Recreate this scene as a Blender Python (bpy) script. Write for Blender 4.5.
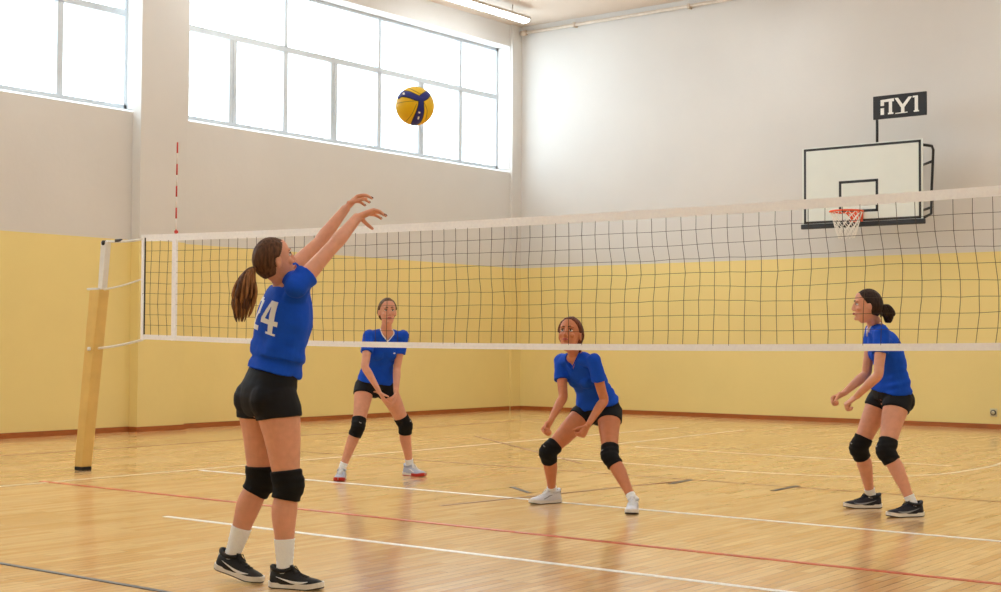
import bpy, bmesh, math, random
from mathutils import Vector, Matrix, noise
from mathutils.bvhtree import BVHTree

for o in list(bpy.data.objects):
    bpy.data.objects.remove(o)
scene = bpy.context.scene
C = scene.collection
V = Vector
R = math.radians
random.seed(7)

# ------------------------------------------------------------ camera, light, exposure
cam_d = bpy.data.cameras.new('camera')
cam = bpy.data.objects.new('camera', cam_d)
C.objects.link(cam)
right = V((0.79090047, 0.61192705, 0.00466214))
up = V((0.01635736, -0.0287561, 0.99945261))
fwd = V((-0.61172615, 0.79039128, 0.03275272))
m = Matrix((right, up, -fwd)).transposed().to_4x4()
m.translation = V((0, 0, 1.25))
cam.matrix_world = m
cam_d.sensor_width = 36.0
cam_d.lens = 1419.66 / 1001 * 36.0
cam_d.clip_end = 200
scene.camera = cam

w = bpy.data.worlds.new('sky')
scene.world = w
w.use_nodes = True
w.node_tree.nodes['Background'].inputs[0].default_value = (0.76, 0.89, 1.0, 1)
w.node_tree.nodes['Background'].inputs[1].default_value = 5.8

scene.view_settings.view_transform = 'Standard'
scene.view_settings.look = 'None'
scene.view_settings.exposure = 0.13
scene.view_settings.gamma = 1.0
scene.view_settings.use_curve_mapping = False
LAMP = 22.0        # emission of the fluorescent ceiling lamps


# ------------------------------------------------------------ materials
def srgb(r, g, b):
    f = lambda c: (c / 255 / 12.92) if c <= 10 else (((c / 255) + 0.055) / 1.055) ** 2.4
    return (f(r), f(g), f(b), 1)


def mat(name, col, rough=0.6, metal=0.0, noise_amt=0.06, scale=20, bump=0.0, spec=0.5, sss=0.0, coat=0.0, stretch=None):
    mt = bpy.data.materials.new(name)
    mt.use_nodes = True
    nt = mt.node_tree
    N, L = nt.nodes, nt.links
    b = N['Principled BSDF']
    b.inputs['Roughness'].default_value = rough
    b.inputs['Metallic'].default_value = metal
    b.inputs['Specular IOR Level'].default_value = spec
    if coat:
        b.inputs['Coat Weight'].default_value = coat
        b.inputs['Coat Roughness'].default_value = 0.1
    if sss:
        b.inputs['Subsurface Weight'].default_value = sss
        b.inputs['Subsurface Radius'].default_value = (0.02, 0.008, 0.004)
        b.inputs['Subsurface Scale'].default_value = 0.5
    tc = N.new('ShaderNodeTexCoord')
    nz = N.new('ShaderNodeTexNoise')
    nz.inputs['Scale'].default_value = scale
    nz.inputs['Detail'].default_value = 5
    src = tc.outputs['Object']
    if stretch:
        mp = N.new('ShaderNodeMapping')
        mp.inputs['Scale'].default_value = stretch
        L.new(src, mp.inputs[0])
        src = mp.outputs[0]
    L.new(src, nz.inputs['Vector'])
    rp = N.new('ShaderNodeValToRGB')
    k = noise_amt
    rp.color_ramp.elements[0].position = 0.3
    rp.color_ramp.elements[1].position = 0.7
    rp.color_ramp.elements[0].color = tuple(c * (1 - k) for c in col[:3]) + (1,)
    rp.color_ramp.elements[1].color = tuple(min(1, c * (1 + k)) for c in col[:3]) + (1,)
    L.new(nz.outputs[0], rp.inputs[0])
    L.new(rp.outputs[0], b.inputs['Base Color'])
    if bump:
        bp = N.new('ShaderNodeBump')
        bp.inputs['Strength'].default_value = bump
        bp.inputs['Distance'].default_value = 0.01
        L.new(nz.outputs[0], bp.inputs['Height'])
        L.new(bp.outputs[0], b.inputs['Normal'])
    return mt


def wall_mat():
    mt = mat('wall_paint', (0.6, 0.55, 0.5, 1), 0.6, noise_amt=0.03, scale=1.3, spec=0.25)
    nt = mt.node_tree
    N, L = nt.nodes, nt.links
    b = N['Principled BSDF']
    geo = N.new('ShaderNodeNewGeometry')
    sp = N.new('ShaderNodeSeparateXYZ')
    L.new(geo.outputs['Position'], sp.inputs[0])
    gt = N.new('ShaderNodeMath')
    gt.operation = 'GREATER_THAN'
    gt.inputs[1].default_value = 2.645
    L.new(sp.outputs['Z'], gt.inputs[0])
    mx = N.new('ShaderNodeMix')
    mx.data_type = 'RGBA'
    mx.inputs[6].default_value = srgb(240, 219, 148)
    mx.inputs[7].default_value = srgb(219, 215, 210)
    L.new(gt.outputs[0], mx.inputs[0])
    # faint mottling of the old paint
    nz = N.new('ShaderNodeTexNoise')
    nz.inputs['Scale'].default_value = 0.9
    nz.inputs['Detail'].default_value = 8
    L.new(geo.outputs['Position'], nz.inputs['Vector'])
    mr = N.new('ShaderNodeMapRange')
    mr.inputs[3].default_value = 0.93
    mr.inputs[4].default_value = 1.05
    L.new(nz.outputs[0], mr.inputs[0])
    mm = N.new('ShaderNodeVectorMath')
    mm.operation = 'SCALE'
    L.new(mx.outputs[2], mm.inputs[0])
    L.new(mr.outputs[0], mm.inputs['Scale'])
    L.new(mm.outputs[0], b.inputs['Base Color'])
    n2 = N.new('ShaderNodeTexNoise')
    n2.inputs['Scale'].default_value = 9
    n2.inputs['Detail'].default_value = 6
    L.new(geo.outputs['Position'], n2.inputs['Vector'])
    bp = N.new('ShaderNodeBump')
    bp.inputs['Strength'].default_value = 0.12
    bp.inputs['Distance'].default_value = 0.02
    L.new(n2.outputs[0], bp.inputs['Height'])
    L.new(bp.outputs[0], b.inputs['Normal'])
    return mt


def floor_mat():
    mt = bpy.data.materials.new('parquet')
    mt.use_nodes = True
    nt = mt.node_tree
    N, L = nt.nodes, nt.links
    b = N['Principled BSDF']
    geo = N.new('ShaderNodeNewGeometry')
    sp = N.new('ShaderNodeSeparateXYZ')
    L.new(geo.outputs['Position'], sp.inputs[0])
    cb = N.new('ShaderNodeCombineXYZ')
    L.new(sp.outputs['Y'], cb.inputs[0])
    L.new(sp.outputs['X'], cb.inputs[1])
    br = N.new('ShaderNodeTexBrick')
    br.offset = 0.37
    br.inputs['Scale'].default_value = 1.0
    br.inputs['Brick Width'].default_value = 0.62
    br.inputs['Row Height'].default_value = 0.07
    br.inputs['Mortar Size'].default_value = 0.0016
    br.inputs['Mortar Smooth'].default_value = 0.3
    br.inputs['Bias'].default_value = 0.0
    br.inputs['Color1'].default_value = srgb(242, 203, 148)
    br.inputs['Color2'].default_value = srgb(224, 173, 113)
    br.inputs['Mortar'].default_value = srgb(150, 100, 52)
    L.new(cb.outputs[0], br.inputs['Vector'])
    mp = N.new('ShaderNodeMapping')
    mp.inputs['Scale'].default_value = (1.6, 26, 1)
    L.new(cb.outputs[0], mp.inputs[0])
    gr = N.new('ShaderNodeTexNoise')
    gr.inputs['Scale'].default_value = 2.2
    gr.inputs['Detail'].default_value = 8
    L.new(mp.outputs[0], gr.inputs['Vector'])
    mr = N.new('ShaderNodeMapRange')
    mr.inputs[1].default_value = 0.3
    mr.inputs[2].default_value = 0.7
    mr.inputs[3].default_value = 0.86
    mr.inputs[4].default_value = 1.1
    L.new(gr.outputs[0], mr.inputs[0])
    big = N.new('ShaderNodeTexNoise')
    big.inputs['Scale'].default_value = 0.45
    big.inputs['Detail'].default_value = 4
    L.new(geo.outputs['Position'], big.inputs['Vector'])
    mr2 = N.new('ShaderNodeMapRange')
    mr2.inputs[1].default_value = 0.3
    mr2.inputs[2].default_value = 0.7
    mr2.inputs[3].default_value = 0.94
    mr2.inputs[4].default_value = 1.05
    L.new(big.outputs[0], mr2.inputs[0])
    mu = N.new('ShaderNodeMath')
    mu.operation = 'MULTIPLY'
    L.new(mr.outputs[0], mu.inputs[0])
    L.new(mr2.outputs[0], mu.inputs[1])
    sc = N.new('ShaderNodeVectorMath')
    sc.operation = 'SCALE'
    L.new(br.outputs[0], sc.inputs[0])
    L.new(mu.outputs[0], sc.inputs['Scale'])
    L.new(sc.outputs[0], b.inputs['Base Color'])
    rr = N.new('ShaderNodeMapRange')
    rr.inputs[3].default_value = 0.13
    rr.inputs[4].default_value = 0.22
    L.new(big.outputs[0], rr.inputs[0])
    L.new(rr.outputs[0], b.inputs['Roughness'])
    b.inputs['Specular IOR Level'].default_value = 0.6
    b.inputs['Coat Weight'].default_value = 0.25
    b.inputs['Coat Roughness'].default_value = 0.1
    bp = N.new('ShaderNodeBump')
    bp.inputs['Strength'].default_value = 0.06
    bp.inputs['Distance'].default_value = 0.002
    L.new(big.outputs[0], bp.inputs['Height'])
    L.new(bp.outputs[0], b.inputs['Normal'])
    return mt


def emit_mat(name, col, s):
    mt = bpy.data.materials.new(name)
    mt.use_nodes = True
    b = mt.node_tree.nodes['Principled BSDF']
    b.inputs['Base Color'].default_value = (0.9, 0.9, 0.9, 1)
    b.inputs['Emission Color'].default_value = col
    b.inputs['Emission Strength'].default_value = s
    return mt


def glass_mat():
    mt = bpy.data.materials.new('window_glass')
    mt.use_nodes = True
    N, L = mt.node_tree.nodes, mt.node_tree.links
    N.remove(N['Principled BSDF'])
    t = N.new('ShaderNodeBsdfTransparent')
    t.inputs[0].default_value = (0.96, 0.98, 0.98, 1)
    g = N.new('ShaderNodeBsdfGlossy')
    g.inputs['Roughness'].default_value = 0.02
    lw = N.new('ShaderNodeLayerWeight')
    lw.inputs[0].default_value = 0.12
    fr = N.new('ShaderNodeMath')
    fr.operation = 'MULTIPLY'
    fr.inputs[1].default_value = 0.5
    L.new(lw.outputs['Facing'], fr.inputs[0])
    fr.use_clamp = True
    mx = N.new('ShaderNodeMixShader')
    L.new(fr.outputs[0], mx.inputs[0])
    L.new(t.outputs[0], mx.inputs[1])
    L.new(g.outputs[0], mx.inputs[2])
    L.new(mx.outputs[0], N['Material Output'].inputs[0])
    return mt


M = {}
M['wall'] = wall_mat()
M['floor'] = floor_mat()
M['ceiling'] = mat('ceiling_paint', srgb(228, 212, 196), 0.7, scale=1.5, noise_amt=0.03)
M['reveal'] = mat('reveal_paint', srgb(240, 240, 240), 0.6, scale=4, noise_amt=0.02)
M['base'] = mat('baseboard_wood', srgb(166, 92, 40), 0.4, scale=6, noise_amt=0.2, stretch=(1, 1, 12))
M['winframe'] = mat('window_frame_paint', srgb(200, 206, 211), 0.45, noise_amt=0.03)
M['glass'] = glass_mat()
M['lamp'] = emit_mat('lamp_diffuser', (0.86, 0.95, 1.0, 1), LAMP)
M['lampbody'] = mat('lamp_housing', srgb(205, 195, 185), 0.5)
M['pipe'] = mat('pipe_paint', srgb(214, 196, 176), 0.5)
M['linewhite'] = mat('white_line_paint', srgb(255, 252, 246), 0.35, noise_amt=0.05, scale=30)
M['lineworn'] = mat('worn_line_paint', srgb(240, 222, 186), 0.35, noise_amt=0.08, scale=12)
M['linered'] = mat('red_line_paint', srgb(205, 92, 58), 0.35, noise_amt=0.08, scale=12)
M['lineblack'] = mat('black_line_paint', srgb(70, 64, 58), 0.4, noise_amt=0.6, scale=3)
M['linebrown'] = mat('brown_line_paint', srgb(148, 104, 62), 0.4, noise_amt=0.15, scale=6)
M['post'] = mat('post_padding', srgb(226, 190, 112), 0.55, scale=8, noise_amt=0.05, bump=0.1)
M['whitemetal'] = mat('white_painted_metal', srgb(232, 230, 226), 0.4, noise_amt=0.03)
M['blackmetal'] = mat('black_painted_metal', srgb(28, 28, 30), 0.4, noise_amt=0.1)
M['rubber'] = mat('black_rubber', srgb(30, 28, 26), 0.7)
M['tape'] = mat('net_tape_canvas', srgb(250, 250, 253), 0.7, scale=40, noise_amt=0.04, bump=0.1)
M['cord'] = mat('net_cord', srgb(66, 56, 46), 0.8)
M['rope'] = mat('white_rope', srgb(230, 226, 218), 0.7)
M['antred'] = mat('antenna_red', srgb(200, 50, 40), 0.4)
M['antwhite'] = mat('antenna_white', srgb(238, 232, 226), 0.4)
M['board'] = mat('backboard_white', srgb(226, 230, 222), 0.45, scale=3, noise_amt=0.02)
M['orange'] = mat('rim_orange', srgb(235, 84, 34), 0.4)
M['hoopnet'] = mat('hoop_net_cord', srgb(240, 236, 230), 0.8)
M['sign'] = mat('sign_black', srgb(18, 18, 22), 0.5)
M['signwhite'] = mat('sign_letter_white', srgb(238, 238, 234), 0.5)
M['socket'] = mat('socket_plastic', srgb(214, 206, 170), 0.4)
M['socketgrey'] = mat('socket_grey', srgb(92, 92, 84), 0.5)
M['skin'] = mat('skin_fair', srgb(222, 160, 132), 0.5, scale=25, noise_amt=0.06, sss=0.12, spec=0.4)
M['skintan'] = mat('skin_tanned', srgb(206, 132, 92), 0.48, scale=25, noise_amt=0.06, sss=0.12, spec=0.4)
M['lip'] = mat('lips', srgb(176, 84, 76), 0.4)
M['eyewhite'] = mat('eye_white', srgb(232, 228, 222), 0.2)
M['iris'] = mat('iris_dark', srgb(50, 34, 24), 0.15)
M['brow'] = mat('eyebrow_hair', srgb(70, 45, 30), 0.7)
M['blue'] = mat('shirt_blue_fabric', srgb(8, 78, 206), 0.75, scale=180, noise_amt=0.05, bump=0.05, spec=0.25)
M['shorts'] = mat('shorts_black_fabric', srgb(9, 10, 18), 0.7, scale=160, noise_amt=0.1, bump=0.05, spec=0.3)
M['pad'] = mat('knee_pad_fabric', srgb(9, 9, 11), 0.8, scale=160, noise_amt=0.15, bump=0.1, spec=0.3)
M['sock'] = mat('white_sock_cotton', srgb(246, 249, 255), 0.85, scale=150, noise_amt=0.04, bump=0.15)
M['white'] = mat('white_print', srgb(240, 240, 240), 0.6, noise_amt=0.02)
M['grey'] = mat('grey_print', srgb(150, 152, 158), 0.6)
M['shoeblack'] = mat('shoe_black_mesh', srgb(10, 10, 13), 0.65, scale=200, noise_amt=0.2, bump=0.2)
M['shoenavy'] = mat('shoe_navy_mesh', srgb(8, 11, 32), 0.65, scale=200, noise_amt=0.2, bump=0.2)
M['shoewhite'] = mat('shoe_white_mesh', srgb(222, 224, 232), 0.6, scale=200, noise_amt=0.06, bump=0.15)
M['shoegrey'] = mat('shoe_bluegrey_mesh', srgb(176, 184, 206), 0.6, scale=200, noise_amt=0.1, bump=0.15)
M['solewhite'] = mat('white_foam_sole', srgb(234, 230, 224), 0.55)
M['solered'] = mat('red_rubber_sole', srgb(196, 42, 26), 0.55)
M['soledark'] = mat('dark_rubber_outsole', srgb(50, 42, 38), 0.7)
M['nail'] = mat('nail_dark_red', srgb(70, 20, 26), 0.25)
def hair_mat(name, c):
    return mat(name, c, 0.55, scale=9, noise_amt=0.6, bump=0.6, stretch=(9, 9, 1.6), spec=0.2)
M['hairbrown'] = hair_mat('hair_brown', srgb(88, 58, 38))
M['hairlight'] = hair_mat('hair_light_brown', srgb(142, 96, 58))
M['hairblond'] = hair_mat('hair_dark_blond', srgb(96, 70, 42))
M['hairdark'] = hair_mat('hair_dark_brown', srgb(48, 32, 26))
M['hairred'] = hair_mat('hair_auburn', srgb(104, 56, 40))
M['yellow'] = mat('ball_yellow_leather', srgb(255, 208, 14), 0.45, scale=300, noise_amt=0.04, bump=0.15)
M['ballblue'] = mat('ball_blue_leather', srgb(28, 40, 140), 0.45, scale=300, noise_amt=0.06, bump=0.15)
M['seam'] = mat('ball_seam', srgb(26, 24, 40), 0.6)


# ------------------------------------------------------------ helpers
def obj(name, bm, mt, parent=None, smooth=False, loc=None):
    me = bpy.data.meshes.new(name)
    bmesh.ops.recalc_face_normals(bm, faces=bm.faces)
    bm.to_mesh(me)
    bm.free()
    if mt:
        me.materials.append(M[mt])
    if smooth:
        for p in me.polygons:
            p.use_smooth = True
    o = bpy.data.objects.new(name, me)
    C.objects.link(o)
    if parent:
        o.parent = parent
    if loc is not None:
        o.location = loc
    return o


def tag(o, label=None, cat=None, group=None, kind=None):
    if label: o['label'] = label
    if cat: o['category'] = cat
    if group: o['group'] = group
    if kind: o['kind'] = kind
    return o


def empty(name, loc, label=None, cat=None, group=None, kind=None):
    o = bpy.data.objects.new(name, None)
    o.empty_display_size = 0.1
    C.objects.link(o)
    o.location = loc
    return tag(o, label, cat, group, kind)


def box(bm, x0, x1, y0, y1, z0, z1):
    v = [bm.verts.new(p) for p in ((x0, y0, z0), (x1, y0, z0), (x1, y1, z0), (x0, y1, z0), (x0, y0, z1), (x1, y0, z1), (x1, y1, z1), (x0, y1, z1))]
    for f in ((3, 2, 1, 0), (4, 5, 6, 7), (0, 1, 5, 4), (1, 2, 6, 5), (2, 3, 7, 6), (3, 0, 4, 7)):
        bm.faces.new([v[i] for i in f])


def bx(*a):
    bm = bmesh.new()
    box(bm, *a)
    return bm


def bevel(bm, w, seg=2):
    bmesh.ops.bevel(bm, geom=list(bm.edges), offset=w, segments=seg, profile=0.5, affect='EDGES')
    return bm


def tube(bm, pts, r, n=8, closed=False, cap=True):
    """tube along points; r is one radius or a list"""
    pts = [V(p) for p in pts]
    k = len(pts)
    rr = r if isinstance(r, (list, tuple)) else [r] * k
    rings = []
    ref = None
    for i, p in enumerate(pts):
        if closed:
            t = pts[(i + 1) % k] - pts[i - 1]
        else:
            t = pts[min(i + 1, k - 1)] - pts[max(i - 1, 0)]
        t.normalize()
        if ref is None:
            ref = t.orthogonal()
        s = (ref - t * ref.dot(t)).normalized()
        ref = s
        f = t.cross(s)
        rings.append([bm.verts.new(p + (s * math.cos(2 * math.pi * j / n) + f * math.sin(2 * math.pi * j / n)) * rr[i]) for j in range(n)])
    for i in range(k if closed else k - 1):
        a, b = rings[i], rings[(i + 1) % k]
        for j in range(n):
            bm.faces.new((a[j], a[(j + 1) % n], b[(j + 1) % n], b[j]))
    if cap and not closed:
        bm.faces.new(rings[0][::-1])
        bm.faces.new(rings[-1])


def cat_rom(a, b, c, d, t):
    return 0.5 * ((2 * b) + (c - a) * t + (2 * a - 5 * b + 4 * c - d) * t * t + (3 * b - a - 3 * c + d) * t ** 3)


def sample(vals, sub):
    out = []
    n = len(vals)
    for i in range(n - 1):
        a, b, c, d = vals[max(i - 1, 0)], vals[i], vals[i + 1], vals[min(i + 2, n - 1)]
        for k in range(sub):
            out.append(cat_rom(a, b, c, d, k / sub))
    out.append(vals[-1])
    return out


def loft(bm, st, side, n=20, sub=4, dome=0.0, dome0=None):
    """st: (P, a, b[, side]) stations. a along side, b across. closed ends, optional rounded domes"""
    P = sample([V(s[0]) for s in st], sub)
    A = sample([s[1] for s in st], sub)
    B = sample([s[2] for s in st], sub)
    S = sample([V(s[3]) if len(s) > 3 else V(side) for s in st], sub)
    K = len(P)
    d0 = dome if dome0 is None else dome0
    items = []
    T0 = (P[1] - P[0]).normalized()
    T1 = (P[-1] - P[-2]).normalized()
    if d0:
        for q in (1.0, 0.85, 0.5):
            items.append((P[0] - T0 * d0 * q, A[0] * math.sqrt(max(0.02, 1 - q * q)), B[0] * math.sqrt(max(0.02, 1 - q * q)), T0, S[0]))
    for i in range(K):
        t = (P[min(i + 1, K - 1)] - P[max(i - 1, 0)]).normalized()
        items.append((P[i], A[i], B[i], t, S[i]))
    if dome:
        for q in (0.5, 0.85, 1.0):
            items.append((P[-1] + T1 * dome * q, A[-1] * math.sqrt(max(0.02, 1 - q * q)), B[-1] * math.sqrt(max(0.02, 1 - q * q)), T1, S[-1]))
    rings = []
    for p, a, b, t, s in items:
        s = (s - t * s.dot(t)).normalized()
        f = t.cross(s)
        rings.append([bm.verts.new(p + s * (a * math.cos(2 * math.pi * j / n)) + f * (b * math.sin(2 * math.pi * j / n))) for j in range(n)])
    for a, b in zip(rings, rings[1:]):
        for j in range(n):
            bm.faces.new((a[j], a[(j + 1) % n], b[(j + 1) % n], b[j]))
    bm.faces.new(rings[0][::-1])
    bm.faces.new(rings[-1])


def blob(bm, c, rx, ry, rz, X, Y, Z, u=16, v=10):
    """ellipsoid with axes X Y Z"""
    r = bmesh.ops.create_uvsphere(bm, u_segments=u, v_segments=v, radius=1.0)
    for q in r['verts']:
        q.co = V(c) + X * (q.co.x * rx) + Y * (q.co.y * ry) + Z * (q.co.z * rz)


def remesh(name, bm, mt, parent, voxel, smooth_it=4, fac=0.5):
    bmesh.ops.recalc_face_normals(bm, faces=bm.faces)
    me = bpy.data.meshes.new(name)
    bm.to_mesh(me)
    bm.free()
    tmp = bpy.data.objects.new('tmp', me)
    C.objects.link(tmp)
    md = tmp.modifiers.new('r', 'REMESH')
    md.mode = 'VOXEL'
    md.voxel_size = voxel
    if smooth_it:
        s = tmp.modifiers.new('s', 'SMOOTH')
        s.iterations = smooth_it
        s.factor = fac
    dg = bpy.context.evaluated_depsgraph_get()
    new = bpy.data.meshes.new_from_object(tmp.evaluated_get(dg))
    bpy.data.objects.remove(tmp)
    bpy.data.meshes.remove(me)
    new.name = name
    new.materials.clear()
    new.materials.append(M[mt])
    new.polygons.foreach_set('use_smooth', [True] * len(new.polygons))
    o = bpy.data.objects.new(name, new)
    C.objects.link(o)
    o.parent = parent
    return o


def displace(o, fn):
    me = o.data
    n = len(me.vertices)
    co = [0.0] * (n * 3)
    nr = [0.0] * (n * 3)
    me.vertices.foreach_get('co', co)
    me.vertices.foreach_get('normal', nr)
    for i in range(0, n * 3, 3):
        d = fn(V(co[i:i + 3]), V(nr[i:i + 3]))
        if d is not None:
            co[i] += d[0]
            co[i + 1] += d[1]
            co[i + 2] += d[2]
    me.vertices.foreach_set('co', co)
    me.update()


def thicken(bm, d):
    """close an open sheet: d(vert) gives the offset of the under side"""
    top = list(bm.faces)
    edges = [e for e in bm.edges if len(e.link_faces) == 1]
    low = {v: bm.verts.new(v.co + d(v)) for v in list(bm.verts)}
    for f in top:
        bm.faces.new([low[v] for v in reversed(f.verts)])
    for e in edges:
        a, b = e.verts
        bm.faces.new((a, b, low[b], low[a]))


def bvh_of(o):
    me = o.data
    return BVHTree.FromPolygons([v.co.copy() for v in me.vertices], [tuple(p.vertices) for p in me.polygons])


def sstep(a, b, x):
    t = max(0.0, min(1.0, (x - a) / (b - a)))
    return t * t * (3 - 2 * t)


# ------------------------------------------------------------ the hall
XL, XR, YB, YF, ZC = -16.05, 4.2, -3.6, 21.28, 7.2
fl = obj('floor', bx(XL - 0.6, XR + 0.3, YB - 0.3, YF + 0.3, -0.1, 0.0), 'floor')
tag(fl, kind='structure')
ce = obj('ceiling', bx(XL - 0.6, XR + 0.3, YB - 0.3, YF + 0.3, ZC, ZC + 0.2), 'ceiling')
tag(ce, kind='structure')
tag(obj('wall_far', bx(XL - 0.6, XR + 0.3, YF, YF + 0.3, 0, ZC), 'wall'), kind='structure')
tag(obj('wall_back', bx(XL - 0.6, XR + 0.3, YB - 0.3, YB, 0, ZC), 'wall'), kind='structure')
tag(obj('wall_right', bx(XR, XR + 0.3, YB, YF, 0, ZC), 'wall'), kind='structure')
# window wall: three high bays between pilasters
ZS, ZT = 4.42, 6.80
bays = [(-3.3, 3.9), (4.86, 12.5), (13.36, 21.0)]
bm = bmesh.new()
box(bm, XL - 0.6, XL, YB, YF, 0, ZS)
box(bm, XL - 0.6, XL, YB, YF, ZT, ZC)
yy = YB
for a, b_ in bays + [(YF, YF)]:
    if a > yy:
        box(bm, XL - 0.6, XL, yy, a, ZS, ZT)
    yy = b_
tag(obj('wall_left', bm, 'wall'), kind='structure')
n_tr = 1
for y0, y1 in ((12.38, 13.19), (3.9, 4.86)):
    tag(obj('trim_%d' % n_tr, bx(XL, XL + 0.18, y0, y1, 0, ZC), 'wall'), kind='structure')
    n_tr += 1
tag(obj('trim_%d' % n_tr, bx(XL, XL + 0.06, 21.0, YF, 0, ZC), 'wall'), kind='structure')
n_tr += 1

FX = XL - 0.30          # window frame plane
for n, (y0, y1) in enumerate(bays):
    wn = empty('window_%d' % (n + 1), (FX, y0, ZS), kind='structure')
    o_ = V((FX, y0, ZS))
    W, H = y1 - y0, ZT - ZS
    step = 1.087
    sill_z = 0.09
    # plastered reveals: sloping sill, head, two jambs
    bm = bmesh.new()
    vs = [bm.verts.new(p) for p in ((0, 0, 0), (0, W, 0), (0.30, W, 0), (0.30, 0, 0), (0, 0, sill_z), (0, W, sill_z), (0.30, W, 0.004), (0.30, 0, 0.004))]
    for f in ((3, 2, 1, 0), (4, 5, 6, 7), (0, 1, 5, 4), (1, 2, 6, 5), (2, 3, 7, 6), (3, 0, 4, 7)):
        bm.faces.new([vs[i] for i in f])
    obj('window_sill', bm, 'reveal', wn)
    obj('jamb', bx(0.0, 0.299, W - 0.012, W, 0.08, H), 'reveal', wn)
    obj('jamb', bx(0.0, 0.299, 0, 0.012, 0.08, H), 'reveal', wn)
    obj('window_head', bx(0.0, 0.299, 0, W, H - 0.012, H), 'reveal', wn)
    bm = bmesh.new()
    box(bm, -0.06, 0.02, 0.0, W, sill_z - 0.02, sill_z + 0.05)
    box(bm, -0.06, 0.02, 0.0, W, H - 0.07, H)
    box(bm, -0.06, 0.02, 0.0, 0.06, sill_z, H)
    box(bm, -0.06, 0.02, W - 0.06, W, sill_z, H)
    obj('window_frame', bm, 'winframe', wn)
    zt = 5.86 - ZS
    obj('transom', bx(-0.06, 0.025, 0.06, W - 0.06, zt - 0.045, zt + 0.045), 'winframe', wn)
    posts = [W - 0.03 - step * k for k in range(1, 7)]
    for k, py in enumerate(posts):
        hw = 0.075 if k % 2 == 1 else 0.048
        if k % 2 == 1:                                  # a casement pair meets here: two stiles and a handle
            bmm = bmesh.new()
            box(bmm, -0.05, 0.02, py - hw, py - 0.006, sill_z + 0.05, zt - 0.035)
            box(bmm, -0.05, 0.02, py + 0.006, py + hw, sill_z + 0.05, zt - 0.035)
            box(bmm, -0.06, 0.005, py - 0.006, py + 0.006, sill_z + 0.05, zt - 0.035)
            mu = obj('mullion', bmm, 'winframe', wn)
            bh = bmesh.new()
            box(bh, 0.02, 0.045, py - 0.012, py + 0.012, 0.60, 0.64)
            box(bh, 0.035, 0.05, py - 0.008, py + 0.008, 0.52, 0.64)
            obj('handle', bh, 'winframe', mu)
        else:
            obj('mullion', bx(-0.06, 0.025, py - hw, py + hw, sill_z + 0.05, zt - 0.035), 'winframe', wn)
        if k % 2 == 0:
            obj('mullion', bx(-0.06, 0.025, py - 0.035, py + 0.035, zt + 0.035, H - 0.07), 'winframe', wn)
    ys = [0.03] + posts[::-1] + [W - 0.03]
    for a, b_ in zip(ys, ys[1:]):
        obj('pane', bx(-0.024, -0.018, a, b_, sill_z + 0.03, zt), 'glass', wn)
    up_ = [0.03] + posts[::-1][1::2] + [W - 0.03]
    for a, b_ in zip(up_, up_[1:]):
        obj('pane', bx(-0.024, -0.018, a, b_, zt, H - 0.05), 'glass', wn)
    for ch in wn.children:
        pass

# skirting
hb, tb = 0.07, 0.025
bm = bmesh.new()
for x0, x1, y0, y1 in ((XL, XL + tb, YB, 3.9), (XL, XL + 0.18 + tb, 3.9 - tb, 3.9), (XL + 0.18, XL + 0.18 + tb, 3.9, 4.86), (XL, XL + 0.18 + tb, 4.86, 4.86 + tb),
                       (XL, XL + tb, 4.86 + tb, 12.38 - tb), (XL, XL + 0.18 + tb, 12.38 - tb, 12.38), (XL + 0.18, XL + 0.18 + tb, 12.38, 13.19),
                       (XL, XL + 0.18 + tb, 13.19, 13.19 + tb), (XL, XL + tb, 13.19 + tb, 21.0), (XL + 0.06, XL + 0.06 + tb, 21.0 - tb, YF - tb)):
    box(bm, x0, x1, y0, y1, 0, hb)
tag(obj('baseboard_left', bm, 'base'), kind='structure')
tag(obj('baseboard_far', bx(XL + 0.06 + tb, XR, YF - tb, YF, 0, hb), 'base'), kind='structure')
tag(obj('baseboard_right', bx(XR - tb, XR, YB, YF - tb, 0, hb), 'base'), kind='structure')
tag(obj('baseboard_back', bx(XL + tb, XR - tb, YB, YB + tb, 0, hb), 'base'), kind='structure')

# pipe under the ceiling along the far wall
pp = empty('heating_pipe', (XL + 0.1, YF - 0.07, ZC - 0.14), 'thin beige painted pipe running just under the ceiling along the far wall', 'pipe')
bm = bmesh.new()
tube(bm, [(0.05, 0, 0), (19.6, 0, 0.05)], 0.03, 12)
obj('pipe_run', bm, 'pipe', pp, True)
bm = bmesh.new()
tube(bm, [(0.0, -0.0, 0), (0.12, 0, 0)], 0.05, 12)
obj('pipe_collar', bm, 'pipe', pp, True)
for i in range(8):
    obj('pipe_clip', bx(1.2 + i * 2.4, 1.24 + i * 2.4, -0.04, 0.07, -0.04, 0.045), 'pipe', pp)

# ------------------------------------------------------------ painted court lines (parts of the floor)
def strip(name, pts, wd, mt, z=0.002):
    pts = [V((p[0], p[1], 0)) for p in pts]
    bm = bmesh.new()
    L_, R_ = [], []
    for i, p in enumerate(pts):
        t = (pts[min(i + 1, len(pts) - 1)] - pts[max(i - 1, 0)]).normalized()
        nrm = V((-t.y, t.x, 0)) * (wd / 2)
        L_.append((p + nrm))
        R_.append((p - nrm))
    a = [bm.verts.new((q.x, q.y, z)) for q in L_]
    b = [bm.verts.new((q.x, q.y, z)) for q in R_]
    a0 = [bm.verts.new((q.x, q.y, 0.0)) for q in L_]
    b0 = [bm.verts.new((q.x, q.y, 0.0)) for q in R_]
    for i in range(len(pts) - 1):
        bm.faces.new((a[i], b[i], b[i + 1], a[i + 1]))
        bm.faces.new((a[i], a[i + 1], a0[i + 1], a0[i]))
        bm.faces.new((b[i + 1], b[i], b0[i], b0[i + 1]))
    return obj(name, bm, mt, fl)

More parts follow.
